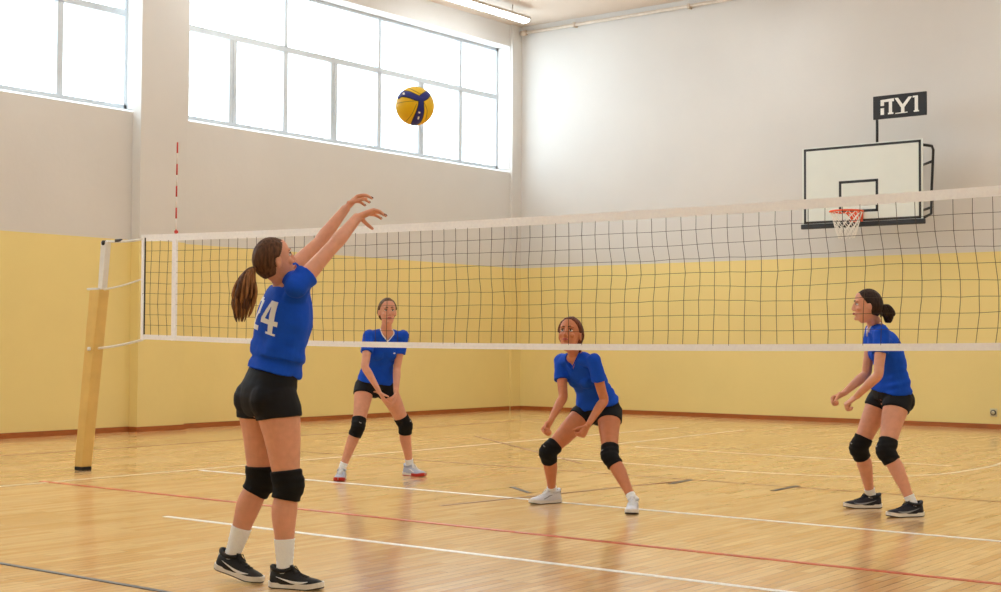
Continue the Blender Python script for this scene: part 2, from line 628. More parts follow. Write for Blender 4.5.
SX = -10.83
strip('court_line', [(SX, 0.2), (SX, 18.3)], 0.05, 'lineworn')['label'] = 'worn white side line'
strip('court_line', [(SX + 0.1, 9.13), (-1.9, 9.13)], 0.05, 'linewhite', 0.0028)['label'] = 'white centre line'
strip('court_line', [(-8.1, 6.577), (-1.9, 6.577)], 0.05, 'linewhite', 0.0028)['label'] = 'bright white attack line'
strip('court_line', [(-10.95, 7.508), (3.0, 7.508)], 0.05, 'linered', 0.0032)['label'] = 'red line'
strip('court_line', [(-14.5, 4.63), (-5.2, 4.61)], 0.035, 'lineblack', 0.0032)['label'] = 'thin black line'
strip('court_line', [(-13.69, 0.0), (-13.69, 20.5)], 0.035, 'linebrown', 0.0024)['label'] = 'thin brown side line'
arc = [(-9.2, 12.58), (-8.19, 12.54), (-6.9, 12.46), (-6.25, 12.5), (-5.7, 12.62), (-5.3, 12.95), (-5.05, 13.5), (-4.98, 14.2), (-5.0, 15.0), (-5.2, 16.2)]
arc = sample([V((x, y, 0)) for x, y in arc], 5)
strip('court_line', arc, 0.05, 'lineworn')['label'] = 'white curved line'
strip('court_line', [(-9.2, 14.56), (-7.0, 14.49), (-5.3, 14.46)], 0.05, 'lineworn', 0.0026)
strip('court_line', [(-9.65, 14.84), (-9.83, 18.46)], 0.045, 'lineworn', 0.0026)
strip('court_line', [(-12.6, 11.42), (-3.0, 11.42)], 0.022, 'linebrown', 0.0022)['label'] = 'thin brown line'
strip('court_line', [(-11.9, 14.84), (-8.37, 12.2)], 0.03, 'linebrown', 0.003)
strip('court_line', [(-7.03, 8.34), (-6.6, 11.38)], 0.03, 'linebrown', 0.003)
strip('court_line', [(-7.47, 9.82), (-7.06, 9.53)], 0.04, 'lineblack', 0.0036)
strip('court_line', [(-6.56, 10.95), (-6.6, 11.40)], 0.045, 'lineblack', 0.0036)
strip('court_line', [(-5.58, 11.0), (-5.6, 11.53)], 0.045, 'lineblack', 0.0036)

# ------------------------------------------------------------ ceiling lamps
def lamp(x, y, label):
    r = empty('ceiling_lamp', (x, y, ZC), label, 'ceiling lamp', 'fluorescent ceiling lamps')
    bm = bx(-0.11, 0.11, -1.2, 1.2, -0.20, -0.15)
    bevel(bm, 0.01)
    obj('lamp_housing', bm, 'lampbody', r)
    bm = bmesh.new()
    loft(bm, [((0, -1.18, -0.215), 0.095, 0.04), ((0, 1.18, -0.215), 0.095, 0.04)], (1, 0, 0), 16, 2)
    obj('lamp_diffuser', bm, 'lamp', r, True)
    for s in (-0.8, 0.8):
        bm = bmesh.new()
        tube(bm, [(0, s, -0.155), (0, s, 0)], 0.012, 8)
        obj('hanger', bm, 'lampbody', r)
    return r
lamp(-15.05, 18.95, 'long white fluorescent ceiling lamp near the far end of the window wall')
for i, x in enumerate((-15.05, -10.6, -6.1, -1.6, 2.4)):
    for y in (1.0, 5.5, 10.0, 14.5, 18.95):
        if i == 0 and y > 18:
            continue
        lamp(x, y, 'long white fluorescent ceiling lamp out of view above the court')

# ------------------------------------------------------------ volleyball net, posts, antennas
NY = 8.42
NX0, NX1 = -10.73, -0.83
def ztop(x):
    t = (x - NX0) / (NX1 - NX0)
    return 2.24 - 0.16 * t * (1 - t) * 1.3 - 0.02 * t
def zbot(x):
    t = (x - NX0) / (NX1 - NX0)
    return 1.295 - 0.13 * t * (1 - t) * 1.6 + 0.0 * t + (0.015 * (1 - sstep(0, 0.25, t)))
net = empty('volleyball_net', (NX0, NY, 0), 'long white-banded volleyball net stretched across the court between the posts', 'net')
def band(name, f, h, th=0.006, y=0):
    bm = bmesh.new()
    K = 60
    prev = None
    for i in range(K + 1):
        x = NX0 + (NX1 - NX0) * i / K
        dy = 0.006 * math.sin(i * 0.9) + y
        z = f(x)
        q = [bm.verts.new((x - NX0, dy - th, z)), bm.verts.new((x - NX0, dy + th, z)), bm.verts.new((x - NX0, dy + th * 0.7, z - h)), bm.verts.new((x - NX0, dy - th * 0.7, z - h))]
        if prev:
            for j in range(4):
                bm.faces.new((prev[j], prev[(j + 1) % 4], q[(j + 1) % 4], q[j]))
        else:
            bm.faces.new(q)
        prev = q
    bm.faces.new(prev[::-1])
    return obj(name, bm, 'tape', net)
band('top_band', ztop, 0.062)
band('bottom_band', lambda x: zbot(x), 0.045)
# netting: knotted square mesh
bm = bmesh.new()
rows = 8
cols = 84
rnd = random.Random(3)
grid = {}
for i in range(cols + 1):
    x = NX0 + (NX1 - NX0) * i / cols
    zt_, zb_ = ztop(x) - 0.055, zbot(x) - 0.01
    for j in range(rows + 2):
        t = j / (rows + 1)
        nx = noise.noise(V((x * 1.1, t * 2.5, 3))) * 0.03 + rnd.uniform(-0.004, 0.004)
        nz_ = noise.noise(V((x * 1.3, t * 2.0, 9))) * 0.018 + rnd.uniform(-0.003, 0.003)
        k = math.sin(math.pi * t)
        shear = 0.05 * (1 - t) * sstep(0.3, 0.9, i / cols)
        edge = 0 if i in (0, cols) else 1
        grid[i, j] = V((x - NX0 + (nx + shear) * edge * (0.3 + 0.7 * k), noise.noise(V((x * 0.8, t, 5))) * 0.02 * k, zb_ + (zt_ - zb_) * t + nz_ * k))
for i in range(cols + 1):
    tube(bm, [grid[i, j] for j in range(rows + 2)], 0.0021, 4)
for j in range(1, rows + 1):
    tube(bm, [grid[i, j] for i in range(cols + 1)], 0.0021, 4)
nt_ = obj('netting', bm, 'cord', net)
tag(nt_, 'dark knotted cord mesh', kind='stuff')
# vertical side bands
for xe, s in ((NX0, 1), (NX1, -1)):
    for k in (0.0, ):
        bm = bx(xe - NX0 - 0.02, xe - NX0 + 0.02, -0.009, 0.009, zbot(xe) - 0.05, ztop(xe))
        obj('end_band', bm, 'tape', net)
        bm = bmesh.new()
        tube(bm, [(xe - NX0 + s * 0.028, -0.004, zbot(xe)), (xe - NX0 + s * 0.03, -0.004, ztop(xe) - 0.03)], 0.007, 8)
        obj('end_rod', bm, 'blackmetal', net)
AX = (-10.28, -1.28)
for xe in AX:
    bm = bx(xe - NX0 - 0.028, xe - NX0 + 0.028, -0.011, 0.011, zbot(xe) - 0.046, ztop(xe) - 0.05)
    obj('side_marker_band', bm, 'tape', net)
# ropes to the posts
for (a, b_, r_) in (((-11.30, NY, 2.20), (NX0, NY, 2.20), 0.012), ((-11.37, NY, 1.735), (NX0, NY, 1.83), 0.009), ((-11.42, NY, 1.175), (NX0, NY, 1.26), 0.012),
                    ((-0.26, NY, 2.20), (NX1, NY, 2.185), 0.012), ((-0.2, NY, 1.735), (NX1, NY, 1.80), 0.009), ((-0.15, NY, 1.175), (NX1, NY, 1.24), 0.012)):
    bm = bmesh.new()
    a, b_ = V(a), V(b_)
    pts = [a.lerp(b_, k / 8) - V((0, 0, 0.012 * math.sin(math.pi * k / 8))) - V((NX0, NY, 0)) for k in range(9)]
    tube(bm, pts, r_, 8)
    obj('rope', bm, 'rope', net, True)
bm = bx(-0.42, -0.33, -0.012, 0.012, 2.185, 2.215)
obj('buckle', bevel(bm, 0.004), 'blackmetal', net)

def antenna(x, label):
    a = empty('antenna', (x, NY + 0.012, zbot(x) - 0.03), label, 'net antenna')
    n = 18
    Lz = 1.8
    for k in range(n):
        bm = bmesh.new()
        tube(bm, [(0.004 * math.sin(k * .4), 0, k * Lz / n), (0.004 * math.sin((k + 1) * .4), 0, (k + 1) * Lz / n)], 0.0075, 8)
        obj('antenna_stripe', bm, 'antred' if k % 2 else 'antwhite', a, True)
    bm = bevel(bx(-0.016, 0.016, -0.012, 0.012, ztop(x) - zbot(x) + 0.035, ztop(x) - zbot(x) + 0.06), 0.004)
    obj('antenna_clamp', bm, 'antred', a)
antenna(AX[0], 'thin red and white striped rod rising above the left end of the net')
antenna(AX[1], 'thin red and white striped rod at the right end of the net, outside the photo')

def post(bx_, lean, label):
    r = empty('net_post', (bx_, NY, 0), label, 'net post')
    top = V((0.22 * lean, 0, 1.74))
    # padded sleeve, a rounded box that widens a little
    bm = bmesh.new()
    prof = []
    for t, hw in ((0, 0.062), (0.5, 0.07), (1, 0.078)):
        c = top * t
        prof.append([bm.verts.new((c.x + sx * hw, sy * 0.06, c.z + 0.035 * (1 - t))) for sx, sy in ((-1, -1), (1, -1), (1, 1), (-1, 1))])
    for a, b_ in zip(prof, prof[1:]):
        for j in range(4):
            bm.faces.new((a[j], a[(j + 1) % 4], b_[(j + 1) % 4], b_[j]))
    bm.faces.new(prof[0][::-1])
    bm.faces.new(prof[-1])
    bevel(bm, 0.012, 3)
    obj('post_padding', bm, 'post', r, False)
    bm = bmesh.new()
    box(bm, -0.062, 0.062, -0.055, 0.055, 0, 0.035)
    obj('base_plate', bevel(bm, 0.006), 'rubber', r)
    bm = bmesh.new()
    a = top + V((0.045 * lean, 0, 0.0))
    b_ = V((0.31 * lean, 0, 2.2))
    prof = []
    for c, hw in ((a, 0.035), (b_, 0.042)):
        prof.append([bm.verts.new((c.x + sx * hw, sy * 0.03, c.z)) for sx, sy in ((-1, -1), (1, -1), (1, 1), (-1, 1))])
    for j in range(4):
        bm.faces.new((prof[0][j], prof[0][(j + 1) % 4], prof[1][(j + 1) % 4], prof[1][j]))
    bm.faces.new(prof[0][::-1])
    bm.faces.new(prof[1])
    bevel(bm, 0.006)
    obj('upper_tube', bm, 'whitemetal', r)
    bm = bmesh.new()
    tube(bm, [(0.31 * lean, -0.036, 2.185), (0.31 * lean, 0.036, 2.185)], 0.024, 16)
    obj('pulley', bm, 'rubber', r, True)
    bm = bmesh.new()
    box(bm, 0.19 * lean - 0.09, 0.19 * lean + 0.09, -0.062, 0.062, 1.735, 1.755)
    obj('collar', bevel(bm, 0.005), 'whitemetal', r)
    bm = bmesh.new()
    tube(bm, [(0.16 * lean - 0.0, -0.075, 1.17), (0.16 * lean, -0.05, 1.17)], 0.02, 12)
    obj('rope_hook', bm, 'whitemetal', r, True)
post(-11.607, 1, 'leaning padded yellow net post with white upper tube at the left end of the net')
post(0.05, -1, 'padded yellow net post at the right end of the net, outside the photo')

# ------------------------------------------------------------ basketball goal
GY = 20.30
g = empty('basketball_goal', (-8.81, YF, 3.6), 'white basketball backboard with black border and orange rim on the far wall', 'basketball goal')
G0 = V((-8.81, YF, 3.6))
def gl(x, y, z):
    return V((x, y, z)) - G0
def gbox(name, x0, x1, y0, y1, z0, z1, mt, par=g, bv=0):
    bm = bx(x0 - G0.x, x1 - G0.x, y0 - G0.y, y1 - G0.y, z0 - G0.z, z1 - G0.z)
    if bv:
        bevel(bm, bv)
    return obj(name, bm, mt, par)
bX0, bX1, bZ0, bZ1 = -9.78, -7.855, 3.06, 4.29
gbox('backboard', bX0, bX1, GY, GY + 0.03, bZ0, bZ1, 'board')
bm = bmesh.new()
def fr(bm, x0, x1, z0, z1, wd, y0, y1, bottom=True):
    box(bm, x0 - G0.x, x1 - G0.x, y0 - G0.y, y1 - G0.y, z1 - wd - G0.z, z1 - G0.z)
    if bottom:
        box(bm, x0 - G0.x, x1 - G0.x, y0 - G0.y, y1 - G0.y, z0 - G0.z, z0 + wd - G0.z)
    box(bm, x0 - G0.x, x0 + wd - G0.x, y0 - G0.y, y1 - G0.y, z0 - G0.z, z1 - G0.z)
    box(bm, x1 - wd - G0.x, x1 - G0.x, y0 - G0.y, y1 - G0.y, z0 - G0.z, z1 - G0.z)
fr(bm, bX0 + 0.03, bX1 - 0.02, bZ0 + 0.05, bZ1 - 0.015, 0.036, GY - 0.003, GY)
obj('border_line', bm, 'blackmetal', g)
bm = bmesh.new()
fr(bm, -9.17, -8.54, 3.25, 3.74, 0.04, GY - 0.003, GY)
obj('target_square', bm, 'blackmetal', g)
gbox('lower_padding', bX0 - 0.02, bX1 + 0.03, GY - 0.015, GY + 0.05, bZ0 - 0.03, bZ0 + 0.045, 'blackmetal', bv=0.01)
# rim and bracket
RC = V((-8.88, GY - 0.38, 3.235))
bm = bmesh.new()
tube(bm, [RC - G0 + V((0.24 * math.cos(a * math.pi / 16), 0.24 * math.sin(a * math.pi / 16), 0)) for a in range(32)], 0.015, 8, closed=True)
rim = obj('rim', bm, 'orange', g, True)
bm = bmesh.new()
box(bm, RC.x - 0.1 - G0.x, RC.x + 0.1 - G0.x, GY - 0.03 - G0.y, GY - 0.002 - G0.y, RC.z - 0.13 - G0.z, RC.z + 0.02 - G0.z)
tube(bm, [RC - G0 + V((-0.09, 0.2, 0)), RC - G0 + V((-0.09, 0.37, -0.08))], 0.012, 6)
tube(bm, [RC - G0 + V((0.09, 0.2, 0)), RC - G0 + V((0.09, 0.37, -0.08))], 0.012, 6)
obj('rim_bracket', bm, 'orange', g)
bm = bmesh.new()
LV = 6
pts = {}
for l in range(LV + 1):
    t = l / LV
    rr = 0.225 * (1 - t) ** 0.8 * 0.5 + 0.115
    if l == 0: rr = 0.237
    for k in range(12):
        a = (k + 0.5 * (l % 2)) * math.pi / 6
        pts[l, k] = RC - G0 + V((rr * math.cos(a), rr * math.sin(a), -0.40 * t))
for l in range(LV):
    for k in range(12):
        tube(bm, [pts[l, k], pts[l + 1, k]], 0.006, 4)
        tube(bm, [pts[l, k], pts[l + 1, (k - 1) % 12 if l % 2 == 0 else (k + 1) % 12]], 0.006, 4)
tag(obj('hoop_net', bm, 'hoopnet', g), 'white hoop net')
# wall frame
for x in (bX1 + 0.0, bX0 + 0.35):
    bm = bmesh.new()
    tube(bm, [gl(x, GY + 0.04, 4.2), gl(x, GY + 0.38, 4.22), gl(x, GY + 0.44, 4.17), gl(x, GY + 0.36, 3.55), gl(x, GY + 0.34, 3.2), gl(x, GY + 0.04, 3.12)], 0.021, 10)
    obj('side_frame', bm, 'blackmetal', g, True)
    bm = bmesh.new()
    tube(bm, [gl(x - 0.45, YF, 4.0), gl(x, GY + 0.42, 4.0)], 0.02, 8)
    tube(bm, [gl(x - 0.45, YF, 3.3), gl(x, GY + 0.36, 3.3)], 0.02, 8)
    obj('wall_bracket', bm, 'blackmetal', g, True)
# sign on its rod above the board
sg = empty('wall_sign', (-8.57, GY + 0.04, 4.25), 'small black sign with white letters on a rod above the backboard', 'sign')
S0 = V((-8.57, GY + 0.04, 4.25))
bm = bmesh.new()
tube(bm, [(0, 0, 0), (0, 0, 0.42)], 0.022, 8)
obj('sign_rod', bm, 'blackmetal', sg, True)
bm = bx(-0.045, 0.78, -0.045, -0.01, 0.385, 0.735)
obj('sign_panel', bevel(bm, 0.005), 'sign', sg)
bm = bmesh.new()
def poly(bm, pts, y0, y1, ox, oz, s):
    f = [bm.verts.new((ox + x * s, y0, oz + z * s)) for x, z in pts]
    b = [bm.verts.new((ox + x * s, y1, oz + z * s)) for x, z in pts]
    bm.faces.new(f)
    bm.faces.new(b[::-1])
    for i in range(len(pts)):
        j = (i + 1) % len(pts)
        bm.faces.new((f[i], f[j], b[j], b[i]))
ltr = [[(0, 0), (0.055, 0), (0.055, 0.1), (0, 0.1)], [(0, 0.135), (0.055, 0.135), (0.055, 0.21), (0, 0.21)],
       [(0.0, 0.19), (0.21, 0.19), (0.21, 0.235), (0.0, 0.225)], [(0.13, 0.02), (0.18, 0.02), (0.18, 0.19), (0.13, 0.19)], [(0.115, 0), (0.2, 0), (0.2, 0.025), (0.115, 0.025)],
       [(0.22, 0.235), (0.275, 0.235), (0.345, 0.13), (0.345, 0.09), (0.315, 0.09)], [(0.435, 0.235), (0.49, 0.235), (0.375, 0.09), (0.345, 0.09), (0.345, 0.13)],
       [(0.32, 0.0), (0.372, 0.0), (0.372, 0.1), (0.32, 0.1)],
       [(0.53, 0), (0.58, 0), (0.58, 0.24), (0.53, 0.24)], [(0.50, 0.215), (0.58, 0.215), (0.58, 0.24), (0.50, 0.24)], [(0.515, 0.0), (0.595, 0.0), (0.595, 0.022), (0.515, 0.022)],
       [(0.23, -0.005), (0.42, 0.0), (0.42, 0.012), (0.23, 0.01)]]
for i, q in enumerate(ltr):
    poly(bm, q, -0.0465 - 0.0001 * i, -0.044, 0.075, 0.445, 1.0)
obj('lettering', bm, 'signwhite', sg)

# wall socket low on the far wall
so = empty('wall_socket', (-7.16, YF, 0.24), 'small round grey wall socket low on the far wall at right edge', 'socket')
bm = bevel(bx(-0.055, 0.055, -0.012, 0, -0.06, 0.06), 0.006)
obj('socket_plate', bm, 'socket', so)
bm = bmesh.new()
tube(bm, [(0, -0.03, 0), (0, -0.011, 0)], 0.042, 20)
obj('socket_ring', bm, 'socketgrey', so, True)
bm = bmesh.new()
tube(bm, [(0, -0.032, 0), (0, -0.03, 0)], 0.026, 20)
obj('socket_insert', bm, 'socket', so, True)
bm = bmesh.new()
for s in (-1, 1):
    tube(bm, [(s * 0.01, -0.034, 0), (s * 0.01, -0.031, 0)], 0.004, 8)
obj('socket_holes', bm, 'rubber', so)

# ------------------------------------------------------------ volleyball in the air
BC = V((-4.974, 5.674, 2.508))
ball = empty('volleyball', BC, 'yellow volleyball with a blue band, in the air before the window', 'ball')
bm = bmesh.new()
bmesh.ops.create_icosphere(bm, subdivisions=5, radius=0.1035)
vr = (BC - V((0, 0, 1.25))).normalized()
bu = (V((0, 0, 1)) - vr * vr.z).normalized()
br_ = vr.cross(bu)
core = obj('ball_cover', bm, 'yellow', ball, True)
# curved blue panels: three arms that meet near the top front, as stitched strips
def on_ball(u, v, r=0.1045):
    # u right, v up in units of radius on the side facing the court's front
    k = u * u + v * v
    if k > 0.985:
        s = math.sqrt(0.985 / k); u *= s; v *= s; k = 0.985
    return (br_ * u + bu * v - vr * math.sqrt(1 - k)) * r
def ball_panel(name, cl, wd, mt, r, t=0.0012):
    cl = sample([V((a, b, 0)) for a, b in cl], 6)
    wd = sample(list(wd), 6)
    bm = bmesh.new()
    rows_ = []
    for i, p in enumerate(cl):
        tt = (cl[min(i + 1, len(cl) - 1)] - cl[max(i - 1, 0)]).normalized()
        nn = V((-tt.y, tt.x, 0))
        row = []
        for j in range(7):
            q = p + nn * wd[i] * (j / 3 - 1)
            row.append(bm.verts.new(on_ball(q.x, q.y, r)))
        rows_.append(row)
    for a, b_ in zip(rows_, rows_[1:]):
        for j in range(6):
            bm.faces.new((a[j], a[j + 1], b_[j + 1], b_[j]))
    thicken(bm, lambda v: -v.co.normalized() * t)
    return obj(name, bm, mt, ball, True)
arms = [([(-0.93, 0.42), (-0.72, 0.60), (-0.35, 0.58), (0.05, 0.43), (0.28, 0.36)], [0.12, 0.15, 0.16, 0.14, 0.12]),
        ([(0.70, 0.70), (0.62, 0.60), (0.50, 0.50), (0.36, 0.40), (0.28, 0.30)], [0.13, 0.17, 0.19, 0.17, 0.12]),
        ([(0.30, 0.44), (0.31, 0.10), (0.27, -0.25), (0.16, -0.60), (-0.02, -0.86), (-0.15, -0.97)], [0.13, 0.13, 0.19, 0.22, 0.16, 0.08])]
for cl, wd in arms:
    ball_panel('seam_strip', cl, [w_ * 0.9 + 0.035 for w_ in wd], 'seam', 0.1042)
for cl, wd in arms:
    ball_panel('blue_panel', cl, [w_ * 0.88 for w_ in wd], 'ballblue', 0.1049)
ball_panel('logo_mark', [(0.20, -0.36), (0.24, -0.28)], [0.05, 0.05], 'white', 0.1056)
ball_panel('logo_mark', [(0.16, -0.66), (0.20, -0.52)], [0.04, 0.04], 'white', 0.1056)
ball_panel('logo_mark', [(-0.62, 0.60), (-0.52, 0.62)], [0.05, 0.05], 'white', 0.1056)
# faint seams between the yellow panels
for cl in ([(-0.95, 0.1), (-0.55, 0.2), (0.12, 0.27)], [(0.55, -0.7), (0.62, -0.2), (0.42, 0.25)], [(-0.5, -0.84), (-0.15, -0.4), (0.08, 0.1)], [(-0.3, 0.9), (0.1, 0.7), (0.36, 0.56)]):
    ball_panel('panel_seam', cl, [0.008, 0.008, 0.008], 'seam', 0.1040, 0.0006)


# ------------------------------------------------------------ people
def hand(bm, W, d, n, hand_sign, s, curl, spread=0.12, thumb=(0.55, 0.75, 0.15), nails=None):
    """palm and five fingers; d palm direction, n palm normal, fingers curl towards n"""
    d = d.normalized()
    n = (n - d * n.dot(d)).normalized()
    c = d.cross(n).normalized() * hand_sign          # towards the thumb side
    loft(bm, [(W - d * 0.03 * s, 0.024 * s, 0.018 * s), (W + d * 0.012 * s, 0.028 * s, 0.017 * s), (W + d * 0.045 * s, 0.037 * s, 0.0155 * s), (W + d * 0.085 * s, 0.038 * s, 0.012 * s)], c, 16, 3, dome=0.008)
    lens = (0.92, 1.0, 0.94, 0.76)
    for k in range(4):
        off = (0.0285 - 0.019 * k)
        p = W + d * (0.082 - 0.004 * abs(k - 1)) * s + c * off * s
        dr = (d + c * spread * (1.2 - k * 0.8)).normalized()
        P_, Rr = [p - dr * 0.02 * s, p], [0.0088 * s, 0.0092 * s]
        ang = 0
        cc = curl[k] if isinstance(curl[0], (list, tuple)) else curl
        for sg_, L_ in enumerate((0.043, 0.026, 0.021)):
            ang += cc[sg_]
            v = dr * math.cos(ang) + n * math.sin(ang)
            p = p + v * L_ * lens[k] * s
            P_.append(p)
            Rr.append((0.0084, 0.0078, 0.0062)[sg_] * s)
        P2 = sample(P_, 3)
        R2 = sample(Rr, 3)
        loft(bm, [(P2[i], R2[i], R2[i]) for i in range(len(P2))], c, 10, 1, dome=0.005 * s)
        if nails is not None:
            nn = (-n * math.cos(ang) + dr * math.sin(ang))
            nails.append((p - v * 0.003 * s + nn * 0.0055 * s, v.copy(), c.copy(), nn))
    p = W + d * 0.022 * s + c * 0.024 * s
    v = (d * thumb[0] + c * thumb[1] + n * thumb[2]).normalized()
    P_, Rr = [p - v * 0.015 * s, p], [0.014 * s, 0.013 * s]
    for L_, r_ in ((0.036, 0.0105), (0.030, 0.0098), (0.022, 0.0075)):
        p = p + v * L_ * s
        P_.append(p)
        Rr.append(r_ * s)
        v = (v + (d * 0.25 + n * 0.22)).normalized()
    P2 = sample(P_, 3)
    R2 = sample(Rr, 3)
    loft(bm, [(P2[i], R2[i], R2[i]) for i in range(len(P2))], n, 10, 1, dome=0.005 * s)


def shoe(person, A, yaw, pitch, s, spec, side):
    """A = ankle joint (person space); builds the shoe and its parts"""
    cy, sy, cp, sp = math.cos(yaw), math.sin(yaw), math.cos(pitch), math.sin(pitch)
    fx = V((cy * cp, sy * cp, -sp))                  # toe direction, pitched down when the heel lifts
    ly = V((-sy, cy, 0))
    uz = fx.cross(ly)
    base = A - uz * 0.085
    def T(x, y, z):
        return base + fx * x * s + ly * y * s + uz * z * s
    bm = bmesh.new()
    # sections: x, half width, top height, lateral shift
    secs = [(-0.074, 0.016, 0.060), (-0.068, 0.028, 0.082), (-0.045, 0.038, 0.092), (-0.01, 0.0405, 0.092), (0.03, 0.041, 0.094), (0.06, 0.043, 0.084),
            (0.09, 0.046, 0.070), (0.12, 0.0475, 0.060), (0.15, 0.046, 0.055), (0.175, 0.040, 0.050), (0.193, 0.028, 0.044), (0.200, 0.012, 0.036)]
    n = 24
    rings = []
    for x, hw, top in secs:
        ring = []
        for j in range(n):
            a = 2 * math.pi * j / n
            c_, s_ = math.cos(a), math.sin(a)
            yv = hw * (abs(c_) ** 0.75) * (1 if c_ > 0 else -1)
            zl = 0.018
            if s_ > 0:
                zv = zl + 0.012 + (top - zl - 0.012) * (abs(s_) ** 0.85)
                yv *= 1 - (0.22 if x > 0.06 else 0.02) * abs(s_)
            else:
                zv = zl + 0.012 - 0.012 * abs(s_) ** 0.5
            ring.append(bm.verts.new(T(x, yv, zv)))
        rings.append(ring)
    for a, b_ in zip(rings, rings[1:]):
        for j in range(n):
            bm.faces.new((a[j], a[(j + 1) % n], b_[(j + 1) % n], b_[j]))
    bm.faces.new(rings[0][::-1])
    bm.faces.new(rings[-1])
    # padded ankle collar
    pts = []
    for k in range(24):
        a = 2 * math.pi * k / 24
        x = -0.014 + 0.052 * math.cos(a)
        y = 0.033 * math.sin(a)
        z = 0.088 + 0.017 * (math.cos(a) ** 2 if math.cos(a) < 0 else 0.55 * math.cos(a) ** 2) 
        pts.append(T(x, y, z))
    tube(bm, pts, 0.0115 * s, 8, closed=True)
    bmesh.ops.recalc_face_normals(bm, faces=bm.faces)
    sh = obj('shoe', bm, spec['upper'], person, True)
    bv = bvh_of(sh)
    # midsole and outsole
    def sole(name, z0, z1, grow, mt, x_from=-9, x_to=9, spring=True):
        bm = bmesh.new()
        out = []
        prof = [(-0.080, 0.012), (-0.074, 0.028), (-0.055, 0.037), (-0.02, 0.038), (0.02, 0.037), (0.06, 0.040), (0.10, 0.046), (0.135, 0.049), (0.165, 0.045), (0.19, 0.033), (0.203, 0.018), (0.207, 0.004)]
        prof = [q for q in prof if x_from <= q[0] <= x_to]
        lo, hi = [], []
        for x, hw in prof:
            hw += grow
            lift = 0.010 * sstep(0.13, 0.205, x) + 0.006 * (1 - sstep(-0.08, -0.05, x))
            for L_, z in ((lo, z0), (hi, z1)):
                L_.append([T(x, yy_, z + lift) for yy_ in (-hw, -hw * 0.5, 0, hw * 0.5, hw)])
        lo = [[bm.verts.new(p) for p in r] for r in lo]
        hi = [[bm.verts.new(p) for p in r] for r in hi]
        for i in range(len(lo) - 1):
            for j in range(4):
                bm.faces.new((lo[i][j], lo[i + 1][j], lo[i + 1][j + 1], lo[i][j + 1]))
                bm.faces.new((hi[i][j], hi[i][j + 1], hi[i + 1][j + 1], hi[i + 1][j]))
            bm.faces.new((lo[i][0], hi[i][0], hi[i + 1][0], lo[i + 1][0]))
            bm.faces.new((lo[i][4], lo[i + 1][4], hi[i + 1][4], hi[i][4]))
        for i, f in ((0, 1), (-1, -1)):
            for j in range(4):
                q = (lo[i][j], lo[i][j + 1], hi[i][j + 1], hi[i][j])
                bm.faces.new(q[::f])
        return obj(name, bm, mt, sh)
    sole('midsole', 0.006, 0.030, 0.002, spec['sole'])
    sole('outsole', 0.0, 0.007, 0.0, spec['outsole'])
    if spec.get('forefoot'):
        sole('forefoot_rubber', 0.004, 0.029, 0.0035, spec['forefoot'], x_from=0.05)
    # laces across the instep
    bm = bmesh.new()
    def snap(x, y, off=0.002):
        o_ = T(x, y, 0.2)
        h = bv.ray_cast(o_, -uz)
        return (h[0] + uz * off) if h[0] else T(x, y, 0.08)
    for k in range(5):
        x = 0.050 + k * 0.018
        tube(bm, [snap(x + 0.004 * ((j % 2) - .5), -0.020 + j * 0.010) for j in range(5)], 0.0028 * s, 6)
        if k < 4:
            tube(bm, [snap(x, -0.020), snap(x + 0.009, 0, 0.004), snap(x + 0.018, 0.020)], 0.0026 * s, 6)
    for sg_ in (-1, 1):
        tube(bm, [snap(0.048, 0, 0.004), snap(0.05, 0, 0.004) + uz * 0.018 + ly * sg_ * 0.018, snap(0.07, sg_ * 0.03, 0.006), snap(0.062, sg_ * 0.016, 0.006), snap(0.048, 0, 0.006)], 0.0025 * s, 6)
    obj('laces', bm, spec['laces'], sh, True)
    # tongue
    bm = bmesh.new()
    loft(bm, [(T(0.075, 0, 0.073), 0.018, 0.004), (T(0.052, 0, 0.090), 0.02, 0.005), (T(0.036, 0, 0.112), 0.02, 0.005)], ly, 12, 3, dome=0.004)
    obj('tongue', bm, spec.get('tongue', spec['upper']), sh, True)
    # side marks: tapered curved stripe hugging the upper, both sides
    for sg_ in (-1, 1):
        bm = bmesh.new()
        prev = None
        curve = spec['mark_curve']
        cs = sample([V((a, b, 0)) for a, b, _ in curve], 5)
        ws = sample([c_ for _, _, c_ in curve], 5)
        for i, p in enumerate(cs):
            t = (cs[min(i + 1, len(cs) - 1)] - cs[max(i - 1, 0)]).normalized()
            nn = V((-t.y, t.x, 0))
            row = []
            for w_ in (-1, 0, 1):
                q = p + nn * ws[i] * w_
                o_ = T(q.x, sg_ * 0.12, q.y)
                h = bv.ray_cast(o_, -ly * sg_)
                row.append(bm.verts.new((h[0] if h[0] else T(q.x, sg_ * 0.04, q.y)) + ly * sg_ * 0.0018))
            if prev:
                bm.faces.new((prev[0], prev[1], row[1], row[0]))
                bm.faces.new((prev[1], prev[2], row[2], row[1]))
            prev = row
        thicken(bm, lambda v: ly * (-sg_ * 0.0012))
        obj('side_mark', bm, spec['mark'], sh, True)
    # heel tab
    bm = bmesh.new()
    loft(bm, [(T(-0.074, 0, 0.060), 0.012, 0.004), (T(-0.072, 0, 0.100), 0.010, 0.004)], ly, 10, 2, dome=0.003)
    obj('heel_tab', bm, spec['mark'], sh, True)
    return sh, T


